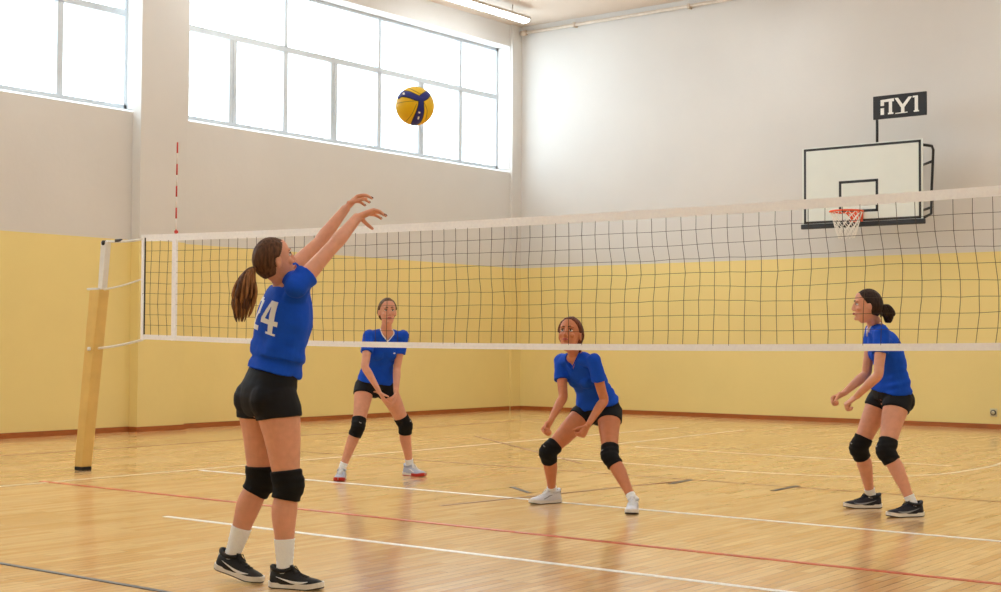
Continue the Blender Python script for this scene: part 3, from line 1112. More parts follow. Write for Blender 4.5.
def make_person(J, P):
    S = P['S'] / 1.72
    O = V((0.5 * (J['aL'][0] + J['aR'][0]), 0.5 * (J['aL'][1] + J['aR'][1]), 0))
    J = {k: V(v) - O for k, v in J.items()}
    per = empty('person', O, P['label'], 'person', 'volleyball players')
    Z = V((0, 0, 1))
    hm, sm = (J['hL'] + J['hR']) / 2, (J['sL'] + J['sR']) / 2
    upv = (sm - hm).normalized()
    hipR = (J['hR'] - J['hL']).normalized()            # towards the person's right
    shR = (J['sR'] - J['sL']).normalized()
    hipF = Z.cross(hipR).normalized()
    shF = upv.cross(shR).normalized()
    nk = J['neck']
    T_ = (sm - hm).length
    # head frame
    hy, hp, hr = R(P['head'][0]), R(P['head'][1]), R(P['head'][2])
    hf = V((math.cos(hy) * math.cos(hp), math.sin(hy) * math.cos(hp), math.sin(hp)))
    hl = Z.cross(hf).normalized()
    hu = hf.cross(hl)
    hl, hu = hl * math.cos(hr) + hu * math.sin(hr), hu * math.cos(hr) - hl * math.sin(hr)
    hc = J['head']
    HS = S * P.get('hs', 1.0)
    def H(f, l, u):
        return hc + hf * f * HS + hl * l * HS + hu * u * HS
    spF = (hipF + shF).normalized()
    bend = P.get('bend', 0.03)
    def spine(t):       # rounded back: bows backwards in the middle
        return hm.lerp(sm, t) - spF * bend * math.sin(math.pi * max(0, min(1, t)))
    def sd(t):
        return hipR.lerp(shR, t)
    tor = [(hm - Z * 0.075 * S, 0.10, 0.082), (hm - Z * 0.02 * S - hipF * 0.012, 0.163, 0.112), (spine(0.12), 0.158, 0.108), (spine(0.30), 0.130, 0.092), (spine(0.45), 0.120, 0.086),
           (spine(0.66), 0.136, 0.096), (spine(0.84), 0.146, 0.098), (spine(0.97), 0.125, 0.075)]
    tside = [0, 0, 0.12, 0.3, 0.45, 0.66, 0.84, 1]
    body = bmesh.new()
    loft(body, [(p, a * S, b * S, sd(t)) for (p, a, b), t in zip(tor, tside)], hipR, 28, 4, dome=0.03)
    # neck
    nb = sm.lerp(nk, 0.3)
    loft(body, [(nb - upv * 0.04 * S, 0.075 * S, 0.06 * S, shR), (nk + (nk - sm) * 0.2, 0.055 * S, 0.055 * S, shR), (nk.lerp(H(-0.018, 0, -0.06), 0.6), 0.046 * S, 0.049 * S, -hl), (H(-0.018, 0, -0.05), 0.047 * S, 0.052 * S, -hl)], shR, 20, 4, dome=0.02)
    # arms and shoulders
    nails = []
    legs = {}
    for sx, sg_ in (('R', 1), ('L', -1)):
        sh_, el, wr = J['s' + sx], J['e' + sx], J['w' + sx]
        ud = (el - sh_).normalized()
        fd = (wr - el).normalized()
        sdv = ud.cross(fd)
        if sdv.length < 0.1:
            sdv = shF
        sdv.normalize()
        loft(body, [(nb.lerp(sh_, 0.05) + upv * 0.022 * S, 0.045 * S, 0.05 * S), (nb.lerp(sh_, 0.5) + upv * 0.010, 0.042 * S, 0.05 * S), (sh_ - upv * 0.004, 0.042 * S, 0.05 * S)], upv, 16, 3, dome=0.03)
        loft(body, [(sh_, 0.045 * S, 0.046 * S), (sh_.lerp(el, 0.3), 0.0425 * S, 0.043 * S), (sh_.lerp(el, 0.75), 0.036 * S, 0.038 * S), (el, 0.0345 * S, 0.036 * S),
                    (el.lerp(wr, 0.25), 0.0375 * S, 0.036 * S), (el.lerp(wr, 0.6), 0.031 * S, 0.029 * S), (wr, 0.0255 * S, 0.0195 * S)], sdv, 18, 4, dome=0.012)
        d, n, curl, spread, thumb = P['hand' + sx]
        hand(body, wr + V(d).normalized() * 0.008, V(d), V(n), sg_, S * P.get('hands', 1.0), curl, spread, thumb, nails)
        # legs
        h_, k_, a_ = J['h' + sx], J['k' + sx], J['a' + sx]
        td, cd = (k_ - h_).normalized(), (a_ - k_).normalized()
        kf = (td - cd)                      # knee points forward
        footd = V((math.cos(R(P['foot' + sx][0])), math.sin(R(P['foot' + sx][0])), 0))
        kf = (kf + footd * 0.35 + hipF * 0.1)
        kf = (kf - (a_ - h_).normalized() * kf.dot((a_ - h_).normalized())).normalized()
        lat = (k_ - h_).cross(kf).normalized()
        out = hipR * sg_
        st = [(h_ + out * 0.0 - td * 0.02 - kf * 0.01, 0.082, 0.088), (h_ + td * 0.08 * S, 0.083, 0.088), (h_.lerp(k_, 0.45) + kf * 0.004, 0.070, 0.074), (h_.lerp(k_, 0.8), 0.056, 0.058),
              (k_ + kf * 0.004, 0.052, 0.054), (k_.lerp(a_, 0.14) - kf * 0.006, 0.050, 0.052), (k_.lerp(a_, 0.32) - kf * 0.014, 0.053, 0.056), (k_.lerp(a_, 0.6) - kf * 0.008, 0.042, 0.043), (k_.lerp(a_, 0.85) - kf * 0.002, 0.032, 0.034), (a_ - kf * 0.002, 0.031, 0.035)]
        thk, clf = P.get('thigh', 1.08), P.get('calf', 1.0)
        kk = [1 + (thk - 1) * 0.55, thk * 0.98, thk, thk, (thk + clf) / 2, clf, clf, clf, clf, 1]
        st = [(p, a * S * q_, b * S * q_) for (p, a, b), q_ in zip(st, kk)]
        st[9] = (st[9][0], 0.029 * S, 0.033 * S)
        loft(body, st, lat, 22, 4, dome=0.03)
        legs[sx] = (h_, k_, a_, td, cd, kf, lat, footd, st)
        # foot inside the shoe
        pt = R(P['foot' + sx][1])
        fdir = (footd * math.cos(pt) - Z * math.sin(pt))
        fup = (Z * math.cos(pt) + footd * math.sin(pt))
        loft(body, [(a_ - fdir * 0.03 - fup * 0.045, 0.024, 0.02), (a_ + fdir * 0.03 - fup * 0.035, 0.028, 0.03), (a_ + fdir * 0.10 - fup * 0.05, 0.032, 0.017), (a_ + fdir * 0.15 - fup * 0.054, 0.028, 0.011)], footd.cross(Z), 12, 2, dome=0.01)
        # buttock
        blob(body, h_ - hipF * 0.055 * S - Z * 0.02 - hipR * sg_ * 0.005, 0.078 * S, 0.072 * S, 0.085 * S, hipR, hipF, Z)
        # bust
        blob(body, spine(0.70) + shF * 0.068 * S + shR * sg_ * 0.062 * S, 0.055 * S, 0.05 * S, 0.058 * S, shR, shF, upv)
    # head: stations up the head axis
    hs = [(-0.118, 0.050, 0.020, 0.022), (-0.108, 0.042, 0.034, 0.038), (-0.088, 0.032, 0.047, 0.056), (-0.062, 0.020, 0.056, 0.073), (-0.030, 0.008, 0.0635, 0.086), (0.0, 0.001, 0.0705, 0.093),
          (0.032, -0.004, 0.0745, 0.097), (0.062, -0.005, 0.0715, 0.0935), (0.085, -0.010, 0.061, 0.078), (0.102, -0.011, 0.043, 0.056), (0.111, -0.012, 0.022, 0.028)]
    loft(body, [(H(f, 0, u), a * HS, b * HS) for u, f, a, b in hs], hl, 28, 3, dome=0.003)
    blob(body, H(0.076, 0, -0.099), 0.020 * HS, 0.018 * HS, 0.015 * HS, hl, hf, hu)          # chin
    loft(body, [(H(0.090, 0, 0.018), 0.007 * HS, 0.008 * HS), (H(0.100, 0, -0.008), 0.009 * HS, 0.010 * HS), (H(0.1035, 0, -0.030), 0.0115 * HS, 0.012 * HS)], hl, 12, 3, dome=0.006, dome0=0.004)   # nose
    for s_ in (-1, 1):
        blob(body, H(0.097, s_ * 0.010, -0.036), 0.009 * HS, 0.010 * HS, 0.007 * HS, hl, hf, hu)      # nostrils
        blob(body, H(0.080, s_ * 0.030, 0.034), 0.022 * HS, 0.014 * HS, 0.008 * HS, hl, hf, hu)       # brow
        blob(body, H(0.064, s_ * 0.042, -0.026), 0.018 * HS, 0.020 * HS, 0.016 * HS, hl, hf, hu)      # cheek
        er = H(-0.010, s_ * 0.079, -0.008)                                                        # ear
        blob(body, er, 0.010 * HS, 0.019 * HS, 0.031 * HS, (hl * 0.9 + hf * -0.35 * s_).normalized(), (hf - hu * 0.2).normalized(), (hu + hf * 0.2).normalized())
    blob(body, H(0.086, 0, -0.064), 0.022 * HS, 0.014 * HS, 0.012 * HS, hl, hf, hu)                 # mouth mound
    bo = remesh('body', body, P['skin'], per, P.get('voxel', 0.0045), 4, 0.5)
    eyes = [H(0.083, s_ * 0.031, 0.010) for s_ in (-1, 1)]
    ears = [H(-0.006, s_ * 0.092, -0.006) for s_ in (-1, 1)]
    def carve(co, nrm):
        if (co - hc).length > 0.16:
            return None
        d = V((0, 0, 0))
        for e in eyes:
            r_ = (co - e).length
            if r_ < 0.028:
                d -= hf * 0.009 * (1 - r_ / 0.028)
        for e in ears:
            r_ = (co - e).length
            if r_ < 0.012:
                d += (hc - co).normalized() * 0.004 * (1 - r_ / 0.012)
        return d
    displace(bo, carve)
    # eyes, brows, lips
    for s_ in (-1, 1):
        bm = bmesh.new()
        blob(bm, H(0.0755, s_ * 0.031, 0.008), 0.0135 * HS, 0.0115 * HS, 0.0072 * HS, hl, hf, hu, 16, 12)
        ey = obj('eye', bm, 'eyewhite', per, True)
        bm = bmesh.new()
        blob(bm, H(0.0845, s_ * 0.031, 0.009), 0.0070 * HS, 0.0045 * HS, 0.0064 * HS, hl, hf, hu, 12, 8)
        obj('iris', bm, 'iris', ey, True)
        bm = bmesh.new()
        loft(bm, [(H(0.084, s_ * 0.016, 0.016), 0.0018, 0.0018), (H(0.0885, s_ * 0.029, 0.0195), 0.0026, 0.0026), (H(0.076, s_ * 0.046, 0.014), 0.0016, 0.0016)], hu, 8, 3)
        obj('eyelid', bm, 'brow', per, True)
        bm = bmesh.new()
        loft(bm, [(H(0.0915, s_ * 0.012, 0.031), 0.003, 0.003), (H(0.0925, s_ * 0.028, 0.036), 0.004, 0.003), (H(0.076, s_ * 0.050, 0.031), 0.0015, 0.002)], hu, 8, 3)
        obj('eyebrow', bm, 'brow', per, True)
    bm = bmesh.new()
    for du, th in ((-0.0585, 0.0042), (-0.0665, 0.0052)):
        loft(bm, [(H(0.086, -0.023, -0.063), 0.001, 0.001), (H(0.0985, -0.008, du), th, 0.004), (H(0.0995, 0.0, du - 0.001), th, 0.004), (H(0.0985, 0.008, du), th, 0.004), (H(0.086, 0.023, -0.063), 0.001, 0.001)], hu, 10, 4)
    obj('lips', bm, 'lip', per, True)
    if P.get('nails'):
        for c_, v_, cc, nn in nails:
            bm = bmesh.new()
            blob(bm, c_, 0.0078, 0.0062, 0.0026, v_, cc, nn, 10, 6)
            obj('fingernail', bm, 'nail', per, True)

    # ---- hair cap
    bm = bmesh.new()
    nu, nv = 64, 40
    rows_ = []
    tie = P['tie']
    for i in range(nv + 1):
        th = math.pi * i / nv
        row = []
        for j in range(nu):
            ph = 2 * math.pi * j / nu
            du, dl, df = math.cos(th), math.sin(th) * math.sin(ph), math.sin(th) * math.cos(ph)
            r_ = 1 / math.sqrt((df / 0.104) ** 2 + (dl / 0.0815) ** 2 + (du / 0.121) ** 2)
            if du < 0:
                r_ *= 1 - 0.20 * min(1, -du) ** 1.2
            lim = (-0.30 if du < -0.45 else (-0.30 + (du + 0.45) * 0.62)) if du < 0.05 else 0.01 + (du - 0.05) * 0.92
            lim += P.get('fringe', 0.0)
            k = 1 - sstep(lim - 0.06, lim + 0.05, df)      # 1 = hair
            k *= sstep(-0.86, -0.70, du)
            if P.get('ear', True):                         # the ears stay clear of the hair
                k *= 1 - (1 - sstep(0.6, 1.0, math.hypot((df + 0.03) / 0.26, (du + 0.07) / 0.34))) * (1 if abs(dl) > 0.5 else 0)
            # strands swept towards the tie point
            st_ = noise.noise(V((math.atan2(dl, du + 0.3) * 9, df * 1.5, 1.7))) * 0.0028
            r2 = r_ * (0.80 + 0.20 * k) + (0.005 + st_ + 0.006 * P.get('vol', 0.5)) * k
            row.append(bm.verts.new(H(df * r2 - 0.008, dl * r2, du * r2 + 0.001)))
        rows_.append(row)
    for a, b_ in zip(rows_, rows_[1:]):
        for j in range(nu):
            try:
                bm.faces.new((a[j], a[(j + 1) % nu], b_[(j + 1) % nu], b_[j]))
            except ValueError:
                pass
    bmesh.ops.remove_doubles(bm, verts=bm.verts, dist=0.0003)
    hair = obj('hair', bm, P['hair'], per, True)
    # ponytail strands
    tp = H(*tie)
    hb_ = V((-hf.x, -hf.y, 0)).normalized()
    for c_, nm, mt_ in ((P['tail'], 'ponytail', P.get('tailmat', P['hair'])),):
        rn = random.Random(P['S'] * 100)
        cent = [tp + hb_ * a + Z * b_ + hl * c2 for a, b_, c2, _ in c_]
        rad = [q[3] for q in c_]
        for layer in range(2):
            bm = bmesh.new()
            for k in range(P.get('strands', 18)):
                a0, r0 = rn.uniform(0, 6.28), math.sqrt(rn.uniform(0.02, 1))
                if layer:
                    r0 = min(1.15, r0 + 0.25)
                pts, rr = [], []
                ln = rn.uniform(0.6, 1.0)
                wob = rn.uniform(0.6, 1.35)
                cs = sample(cent, 4)
                rs = sample(rad, 4)
                kk = max(4, int(len(cs) * ln))
                for i in range(kk):
                    t = i / (len(cs) - 1)
                    off = (hl * math.cos(a0 + t * 0.6) + hb_ * math.sin(a0 + t * 0.6)) * rs[i] * r0 * (1 + (wob - 1) * t)
                    pts.append(cs[i] + off + hl * 0.004 * math.sin(t * 9 + a0 * 3))
                    rr.append((0.0085 if not layer else 0.0055) * S * (0.45 + 0.9 * math.sin(math.pi * min(1, 0.18 + t * 0.78)) ** 0.8) * (1 if i < kk - 1 else 0.25))
                tube(bm, pts, rr, 7)
            obj('ponytail', bm, mt_ if not layer else P.get('tailmat2', mt_), hair, True)
    bm = bmesh.new()
    nrm = (cent[1] - cent[0]).normalized() if (cent[1] - cent[0]).length > 1e-4 else hb_
    s1 = nrm.orthogonal().normalized()
    s2 = nrm.cross(s1)
    tube(bm, [tp + nrm * 0.004 + (s1 * math.cos(a * 0.3927) + s2 * math.sin(a * 0.3927)) * 0.014 for a in range(16)], 0.006, 8, closed=True)
    obj('hair_tie', bm, P.get('tiemat', 'rubber'), hair, True)

    # ---- shorts
    bm = bmesh.new()
    g_ = 0.010
    loft(bm, [(hm - Z * 0.07 * S, (0.10 + g_) * S, (0.085 + g_) * S, hipR), (hm - Z * 0.02 * S - hipF * 0.012, (0.163 + g_) * S, (0.112 + g_) * S, hipR), (spine(0.12), (0.158 + g_) * S, (0.108 + g_) * S, hipR), (spine(0.30), (0.130 + g_) * S, (0.092 + g_) * S, sd(0.3))], hipR, 28, 4)
    for sx, sg_ in (('R', 1), ('L', -1)):
        h_, k_, a_, td, cd, kf, lat, footd, st = legs[sx]
        L1 = P['short_len'] * S
        loft(bm, [(st[0][0], st[0][1] + g_, st[0][2] + g_), (h_ + td * L1 * 0.6, st[1][1] + g_, st[1][2] + g_), (h_ + td * L1, st[1][1] * 0.97 + g_ + 0.002, st[1][2] * 0.97 + g_ + 0.002)], lat, 26, 4)
        blob(bm, h_ - hipF * 0.055 * S - Z * 0.02 - hipR * sg_ * 0.005, 0.078 * S + g_ * .8, 0.072 * S + g_ * .8, 0.085 * S + g_ * .8, hipR, hipF, Z)
    blob(bm, hm - Z * 0.07 * S, 0.05 * S, 0.08 * S, 0.045 * S, hipR, hipF, Z)
    so_ = remesh('shorts', bm, 'shorts', per, 0.006, 3, 0.5)
    displace(so_, lambda co, nr: nr * (noise.noise(co * 26) * 0.0016 + noise.noise(V((co.x * 9, co.y * 9, co.z * 30))) * 0.0018))

    # ---- shirt
    bm = bmesh.new()
    e = 0.014
    hem = P['hem']
    shr = [(spine(hem), P.get('hemw', 0.165) + e * 0.9, 0.115 + e * 1.0, hem), (spine(max(hem, 0) + 0.12), P.get('hemw', 0.165) - 0.007 + e * 0.8, 0.106 + e * 0.9, 0.12), (spine(0.34), 0.134 + e * 1.2, 0.096 + e * 1.2, 0.3), (spine(0.5), 0.127 + e * 1.3, 0.092 + e * 1.3, 0.5),
           (spine(0.68), 0.138 + e, 0.100 + e, 0.7), (spine(0.85), 0.147 + e * 0.6, 0.099 + e * 0.8, 0.85), (spine(0.97), 0.130, 0.082, 1), (nb.lerp(nk, 0.6), 0.078, 0.070, 1)]
    wz = P.get('waist', 1.0)
    loft(bm, [(p, a * S * (wz if 0.2 < t < 0.8 else 1), b_ * S * (wz if 0.2 < t < 0.8 else 1), sd(t)) for p, a, b_, t in shr], hipR, 32, 4)
    for sx, sg_ in (('R', 1), ('L', -1)):
        sh_, el = J['s' + sx], J['e' + sx]
        ud = (el - sh_).normalized()
        loft(bm, [(nb.lerp(sh_, 0.12) + upv * 0.022 * S, 0.050 * S, 0.060 * S), (nb.lerp(sh_, 0.5) + upv * 0.010, 0.050 * S, 0.059 * S), (sh_ - upv * 0.006, 0.050 * S, 0.056 * S)], upv, 16, 3, dome=0.03)
        blob(bm, sh_ - ud * 0.012, 0.060 * S, 0.059 * S, 0.059 * S, shR, shF, upv)
        sl = P['sleeve'] * S
        loft(bm, [(sh_ - ud * 0.025, 0.057 * S, 0.057 * S), (sh_ + ud * sl * 0.55, 0.0585 * S, 0.056 * S), (sh_ + ud * sl, 0.062 * S, 0.057 * S)], shF, 20, 4)
        blob(bm, spine(0.70) + shF * 0.07 * S + shR * sg_ * 0.058 * S, 0.064 * S, 0.056 * S, 0.068 * S, shR, shF, upv)
        # cloth bridging armpit
        loft(bm, [(spine(0.72) + shR * sg_ * 0.11 * S, 0.04 * S, 0.06 * S), (spine(0.84) + shR * sg_ * 0.125 * S, 0.035 * S, 0.06 * S), (sh_ + ud * 0.05, 0.045 * S, 0.05 * S)], shR, 16, 3, dome=0.01)
    shirt = remesh('shirt', bm, 'blue', per, 0.0055, 5, 0.5)
    bdir = P.get('fold', 0.6)
    def wr_(co, nr):
        q = co - hm
        a = q.dot(upv)
        b_ = q.dot(shR)
        c_ = q.dot(shF)
        w1 = noise.noise(V((b_ * 13 + a * 4 * bdir, c_ * 13, a * 5.0 + 4))) * 0.010
        w2 = noise.noise(V((b_ * 9, c_ * 9, a * 26 + b_ * 10 * bdir))) * 0.008 * (1 - sstep(0.35, 0.8, a / T_))
        w3 = noise.noise(co * 30) * 0.002
        return nr * (w1 + w2 + w3)
    displace(shirt, wr_)
    sb = bvh_of(shirt)
    # number print on the back
    if P.get('number'):
        sp_ = P['number']
        bm = bmesh.new()
        cell = 0.0035
        def glyph(polys, w_, h_, ox, oy, sc):
            def inside(x, y):
                for pl_ in polys:
                    c2 = False
                    for i in range(len(pl_)):
                        x1, y1 = pl_[i]
                        x2, y2 = pl_[i - 1]
                        if (y1 > y) != (y2 > y) and x < (x2 - x1) * (y - y1) / (y2 - y1) + x1:
                            c2 = not c2
                    if c2:
                        return True
                return False
            cache = {}
            def vert(i, j):
                if (i, j) not in cache:
                    X = ox + i * cell
                    Y = oy + j * cell
                    o_ = spine(0.5) + upv * Y - shR * (-X) - shF * 0.4
                    # wraps round the body: cast from a swung direction
                    dirv = (shF * math.cos(X * 6.4) - shR * math.sin(X * 6.4)).normalized()
                    o_ = spine(0.5) + upv * Y - dirv * 0.4
                    h = sb.ray_cast(o_, dirv)
                    cache[i, j] = bm.verts.new(h[0] - dirv * 0.0022) if h[0] else None
                return cache[i, j]
            ni, nj = int(w_ * sc / cell), int(h_ * sc / cell)
            for i in range(ni):
                for j in range(nj):
                    if inside((i + 0.5) * cell / sc, (j + 0.5) * cell / sc):
                        q = [vert(i, j), vert(i + 1, j), vert(i + 1, j + 1), vert(i, j + 1)]
                        if all(q):
                            bm.faces.new(q)
        four = [[(0.42, 0), (0.62, 0), (0.62, 1), (0.42, 1)], [(0, 0.28), (0.74, 0.28), (0.74, 0.42), (0, 0.42)], [(0, 0.40), (0.18, 0.40), (0.52, 1.0), (0.36, 1.0)], [(0.33, 0), (0.72, 0), (0.72, 0.06), (0.33, 0.06)]]
        two = [[(0, 0), (0.62, 0), (0.62, 0.15), (0, 0.15)], [(0.0, 0.12), (0.2, 0.12), (0.62, 0.55), (0.44, 0.6)], [(0.44, 0.5), (0.62, 0.5), (0.62, 0.9), (0.44, 0.9)], [(0.04, 0.85), (0.56, 0.85), (0.5, 1), (0.1, 1)], [(0, 0.68), (0.17, 0.68), (0.17, 0.9), (0.04, 0.9)]]
        sc = sp_['h']
        glyph(four, 0.76, 1.0, sp_['x4'], sp_['y'], sc)
        glyph(two, 0.64, 1.0, sp_['x2'], sp_['y'], sc)
        thicken(bm, lambda v: shF * 0.001)
        n_ = obj('back_number', bm, 'white', shirt)
        n_['label'] = 'white number 24'
    # V neckline: the cloth drops inside the body over the V, with a trim round the edge
    vb, vw = P['vneck'] * S, 0.064 * S
    def nlc(co):
        q = co - nk
        return q.dot(shR), q.dot(shF), q.dot(upv)
    def vcut(co, nr):
        x, y, z = nlc(co)
        if abs(z) > 0.2 or abs(x) > 0.12 or y < -0.09 or y > 0.16:
            return None
        lo = -vb if y > 0.0 else 0.012
        if y > 0:
            half = min(vw * 1.05, vw * (z + vb + 0.02) / (vb + 0.02))
            k = sstep(-0.002, 0.006, half - abs(x)) if z > -vb - 0.03 else 0
        else:
            k = sstep(0.0, 0.012, z - 0.004) * sstep(0, 0.01, 0.07 * S - abs(x))
        if k > 0:
            return (nk - upv * 0.02 - co).normalized() * 0.026 * k - upv * 0.012 * k
        return None
    loop = []
    for k in range(41):
        a = math.pi * 2 * k / 40
        if k <= 12:
            t = k / 12
            loc = (vw * t, 0.10 - 0.05 * t, -vb - 0.005 + (vb + 0.0) * t)
        elif k < 28:
            t = (k - 12) / 16
            an = math.pi * t
            loc = (vw * math.cos(an), 0.05 - 0.11 * math.sin(an), 0.006 + 0.01 * math.sin(an))
        else:
            t = 1 - (k - 28) / 12
            loc = (-vw * t, 0.10 - 0.05 * t, -vb - 0.005 + vb * t)
        p = nk + shR * loc[0] + shF * loc[1] + upv * loc[2]
        h = sb.find_nearest(p)
        loop.append(h[0] + h[1] * 0.001 if h[0] else p)
    for _ in range(2):
        loop = [(loop[i - 1] + loop[i] * 2 + loop[(i + 1) % len(loop)]) / 4 for i in range(len(loop))]
    displace(shirt, vcut)
    bm = bmesh.new()
    tube(bm, loop[:-1], 0.0052 * S, 8, closed=True)
    obj('collar', bm, P['collar'], shirt, True)
    # small chest badge
    if P.get('badge'):
        bm = bmesh.new()
        o_ = spine(0.76) - shR * 0.075 * S + shF * 0.4
        h = sb.ray_cast(o_, -shF)
        if h[0]:
            blob(bm, h[0] + shF * 0.001, 0.011, 0.0025, 0.008, shR, shF, upv, 10, 6)
            obj('chest_badge', bm, 'white', shirt, True)

    # ---- knee pads, socks, shoes
    for sx, sg_ in (('R', 1), ('L', -1)):
        h_, k_, a_, td, cd, kf, lat, footd, st = legs[sx]
        bm = bmesh.new()
        q = 0.0085
        up_l, dn_l = P.get('pad', 0.088) * S, P.get('pad', 0.088) * 0.95 * S
        lg = S * (P.get('thigh', 1.08) + P.get('calf', 1.0)) / 2
        loft(bm, [(k_ - td * up_l, 0.058 * lg + q, 0.060 * lg + q), (k_ - td * up_l * 0.5, 0.056 * lg + q, 0.058 * lg + q + 0.002), (k_ + kf * 0.006, 0.053 * lg + q + 0.002, 0.055 * lg + q + 0.006),
                  (k_ + cd * dn_l * 0.55 - kf * 0.003, 0.051 * lg + q + 0.001, 0.052 * lg + q + 0.003), (k_ + cd * dn_l - kf * 0.008, 0.052 * lg + q, 0.053 * lg + q)], lat, 24, 4)
        mid = (td + cd).normalized()
        blob(bm, k_ + kf * (0.042 * S), 0.046 * S, 0.030 * S, 0.055 * S, lat, kf, mid)
        kp = remesh('knee_pad', bm, 'pad', per, 0.005, 4, 0.5)
        displace(kp, lambda co, nr: nr * (noise.noise(co * 34) * 0.0015 + 0.0012 * math.sin((co - k_).dot(mid) * 160)))
        kb = bvh_of(kp)
        if P.get('padlogo', True):
            o_ = k_ + kf * 0.3 - mid * 0.035 * S
            h = kb.ray_cast(o_, -kf)
            if h[0]:
                bm = bmesh.new()
                loft(bm, [(h[0] - lat * 0.011, 0.002, 0.0015), (h[0] + mid * 0.004 + kf * 0.0008, 0.005, 0.002), (h[0] + lat * 0.012 - mid * 0.004, 0.002, 0.0015)], mid, 8, 3)
                obj('pad_logo', bm, 'grey', kp, True)
        sl = P['sock'] * S
        bm = bmesh.new()
        sh_len = (a_ - k_).length
        def leg_at(t):   # station on the shin, t metres above the ankle, a little wider than the leg
            t1, t2 = 0.15 * sh_len, 0.40 * sh_len
            lo_, hi_, f_ = (st[9], st[8], t / t1) if t < t1 else (st[8], st[7], (t - t1) / (t2 - t1))
            f_ = min(1, f_)
            return (lo_[0].lerp(hi_[0], f_), lo_[1] + (hi_[1] - lo_[1]) * f_ + 0.0045, lo_[2] + (hi_[2] - lo_[2]) * f_ + 0.0045)
        loft(bm, [(a_ + (a_ - k_).normalized() * 0.045, 0.024 * S, 0.028 * S), (a_ + (a_ - k_).normalized() * 0.015, 0.029 * S, 0.033 * S), leg_at(0.012)] + [leg_at(sl * q_) for q_ in (0.35, 0.7, 1.0)], lat, 20, 5)
        sk = obj('sock', bm, 'sock', per, True)
        bm2 = None
        displace(sk, lambda co, nr: nr * (0.0012 * math.sin((co - a_).dot(cd) * 260) + noise.noise(co * 40) * 0.0012))
        shoe(per, a_, R(P['foot' + sx][0]), R(P['foot' + sx][1]), S * P.get('shoe_s', 1.0), P['shoe' + sx] if 'shoe' + sx in P else P['shoe'], sg_)
    return per


# shoe kinds
SW = [(0.14, 0.042, 0.001), (0.10, 0.036, 0.005), (0.06, 0.037, 0.006), (0.02, 0.046, 0.0035), (-0.03, 0.060, 0.0008)]
SP = [(0.10, 0.040, 0.003), (0.07, 0.050, 0.004), (0.05, 0.060, 0.004), (0.02, 0.066, 0.002)]
shoe_black = dict(upper='shoeblack', sole='solewhite', outsole='soledark', laces='shoeblack', mark='white', mark_curve=SW)
shoe_white = dict(upper='shoewhite', sole='solewhite', outsole='soledark', laces='white', mark='grey', mark_curve=SP)
shoe_red = dict(upper='shoegrey', sole='solewhite', outsole='solered', laces='white', mark='white', mark_curve=SP, forefoot='solered', tongue='shoewhite')
shoe_navy = dict(upper='shoenavy', sole='solewhite', outsole='soledark', laces='shoenavy', mark='grey', mark_curve=SW)

relaxed = (0.35, 0.5, 0.35)
fist = (1.15, 1.35, 0.9)

# 1: the player who has just set the ball, seen from behind
J1 = {'hL': (-5.542, 5.104, 0.97), 'hR': (-5.367, 5.06, 0.971), 'kL': (-5.545, 5.127, 0.526), 'kR': (-5.301, 5.086, 0.519), 'aL': (-5.665, 5.038, 0.125), 'aR': (-5.298, 5.066, 0.085), 'sL': (-5.516, 5.249, 1.597), 'sR': (-5.207, 5.053, 1.536), 'eL': (-5.502, 5.493, 1.787), 'eR': (-5.185, 5.279, 1.746), 'wL': (-5.47, 5.668, 1.989), 'wR': (-5.208, 5.489, 1.913), 'neck': (-5.378, 5.118, 1.573), 'head': (-5.354, 5.031, 1.662)}
rr_ = V((0.79, 0.61, 0))
make_person(J1, dict(S=1.80, label='woman in blue shirt number 24 seen from behind, arms raised toward the ball', skin='skin', hair='hairbrown', head=(66, 20, 0), voxel=0.004, hs=0.92, thigh=1.22, calf=1.12, pad=0.072, waist=1.16,
    handR=((0.16, 0.84, 0.33), (0.45, 0.35, -0.78), ((0.35, 0.35, 0.25), (0.3, 0.3, 0.2), (0.45, 0.4, 0.3), (0.6, 0.5, 0.3)), 0.15, (0.35, 0.15, 0.9)),
    handL=((0.10, 0.74, 0.62), (0.55, 0.43, -0.6), ((0.6, 0.55, 0.3), (0.5, 0.5, 0.3), (0.6, 0.55, 0.3), (0.7, 0.6, 0.3)), 0.12, (0.6, 0.5, 0.5)),
    footR=(22, 0), footL=(14, 13), short_len=0.11, hem=0.20, hemw=0.152, sleeve=0.075, vneck=0.03, collar='blue', sock=0.155, shoe=shoe_black, padlogo=False, nails=True, bend=-0.012,
    number=dict(h=0.175, x4=0.05, x2=-0.085, y=0.02), tie=(-0.098, 0, -0.01), tail=[(0.0, 0, 0, 0.006), (0.035, -0.005, 0, 0.014), (0.06, -0.05, 0.0, 0.032), (0.075, -0.12, 0.0, 0.050), (0.09, -0.20, 0.0, 0.044), (0.095, -0.29, 0.0, 0.018)],
    tailmat='hairbrown', tailmat2='hairlight', strands=40, vol=0.8, shoe_s=0.98))

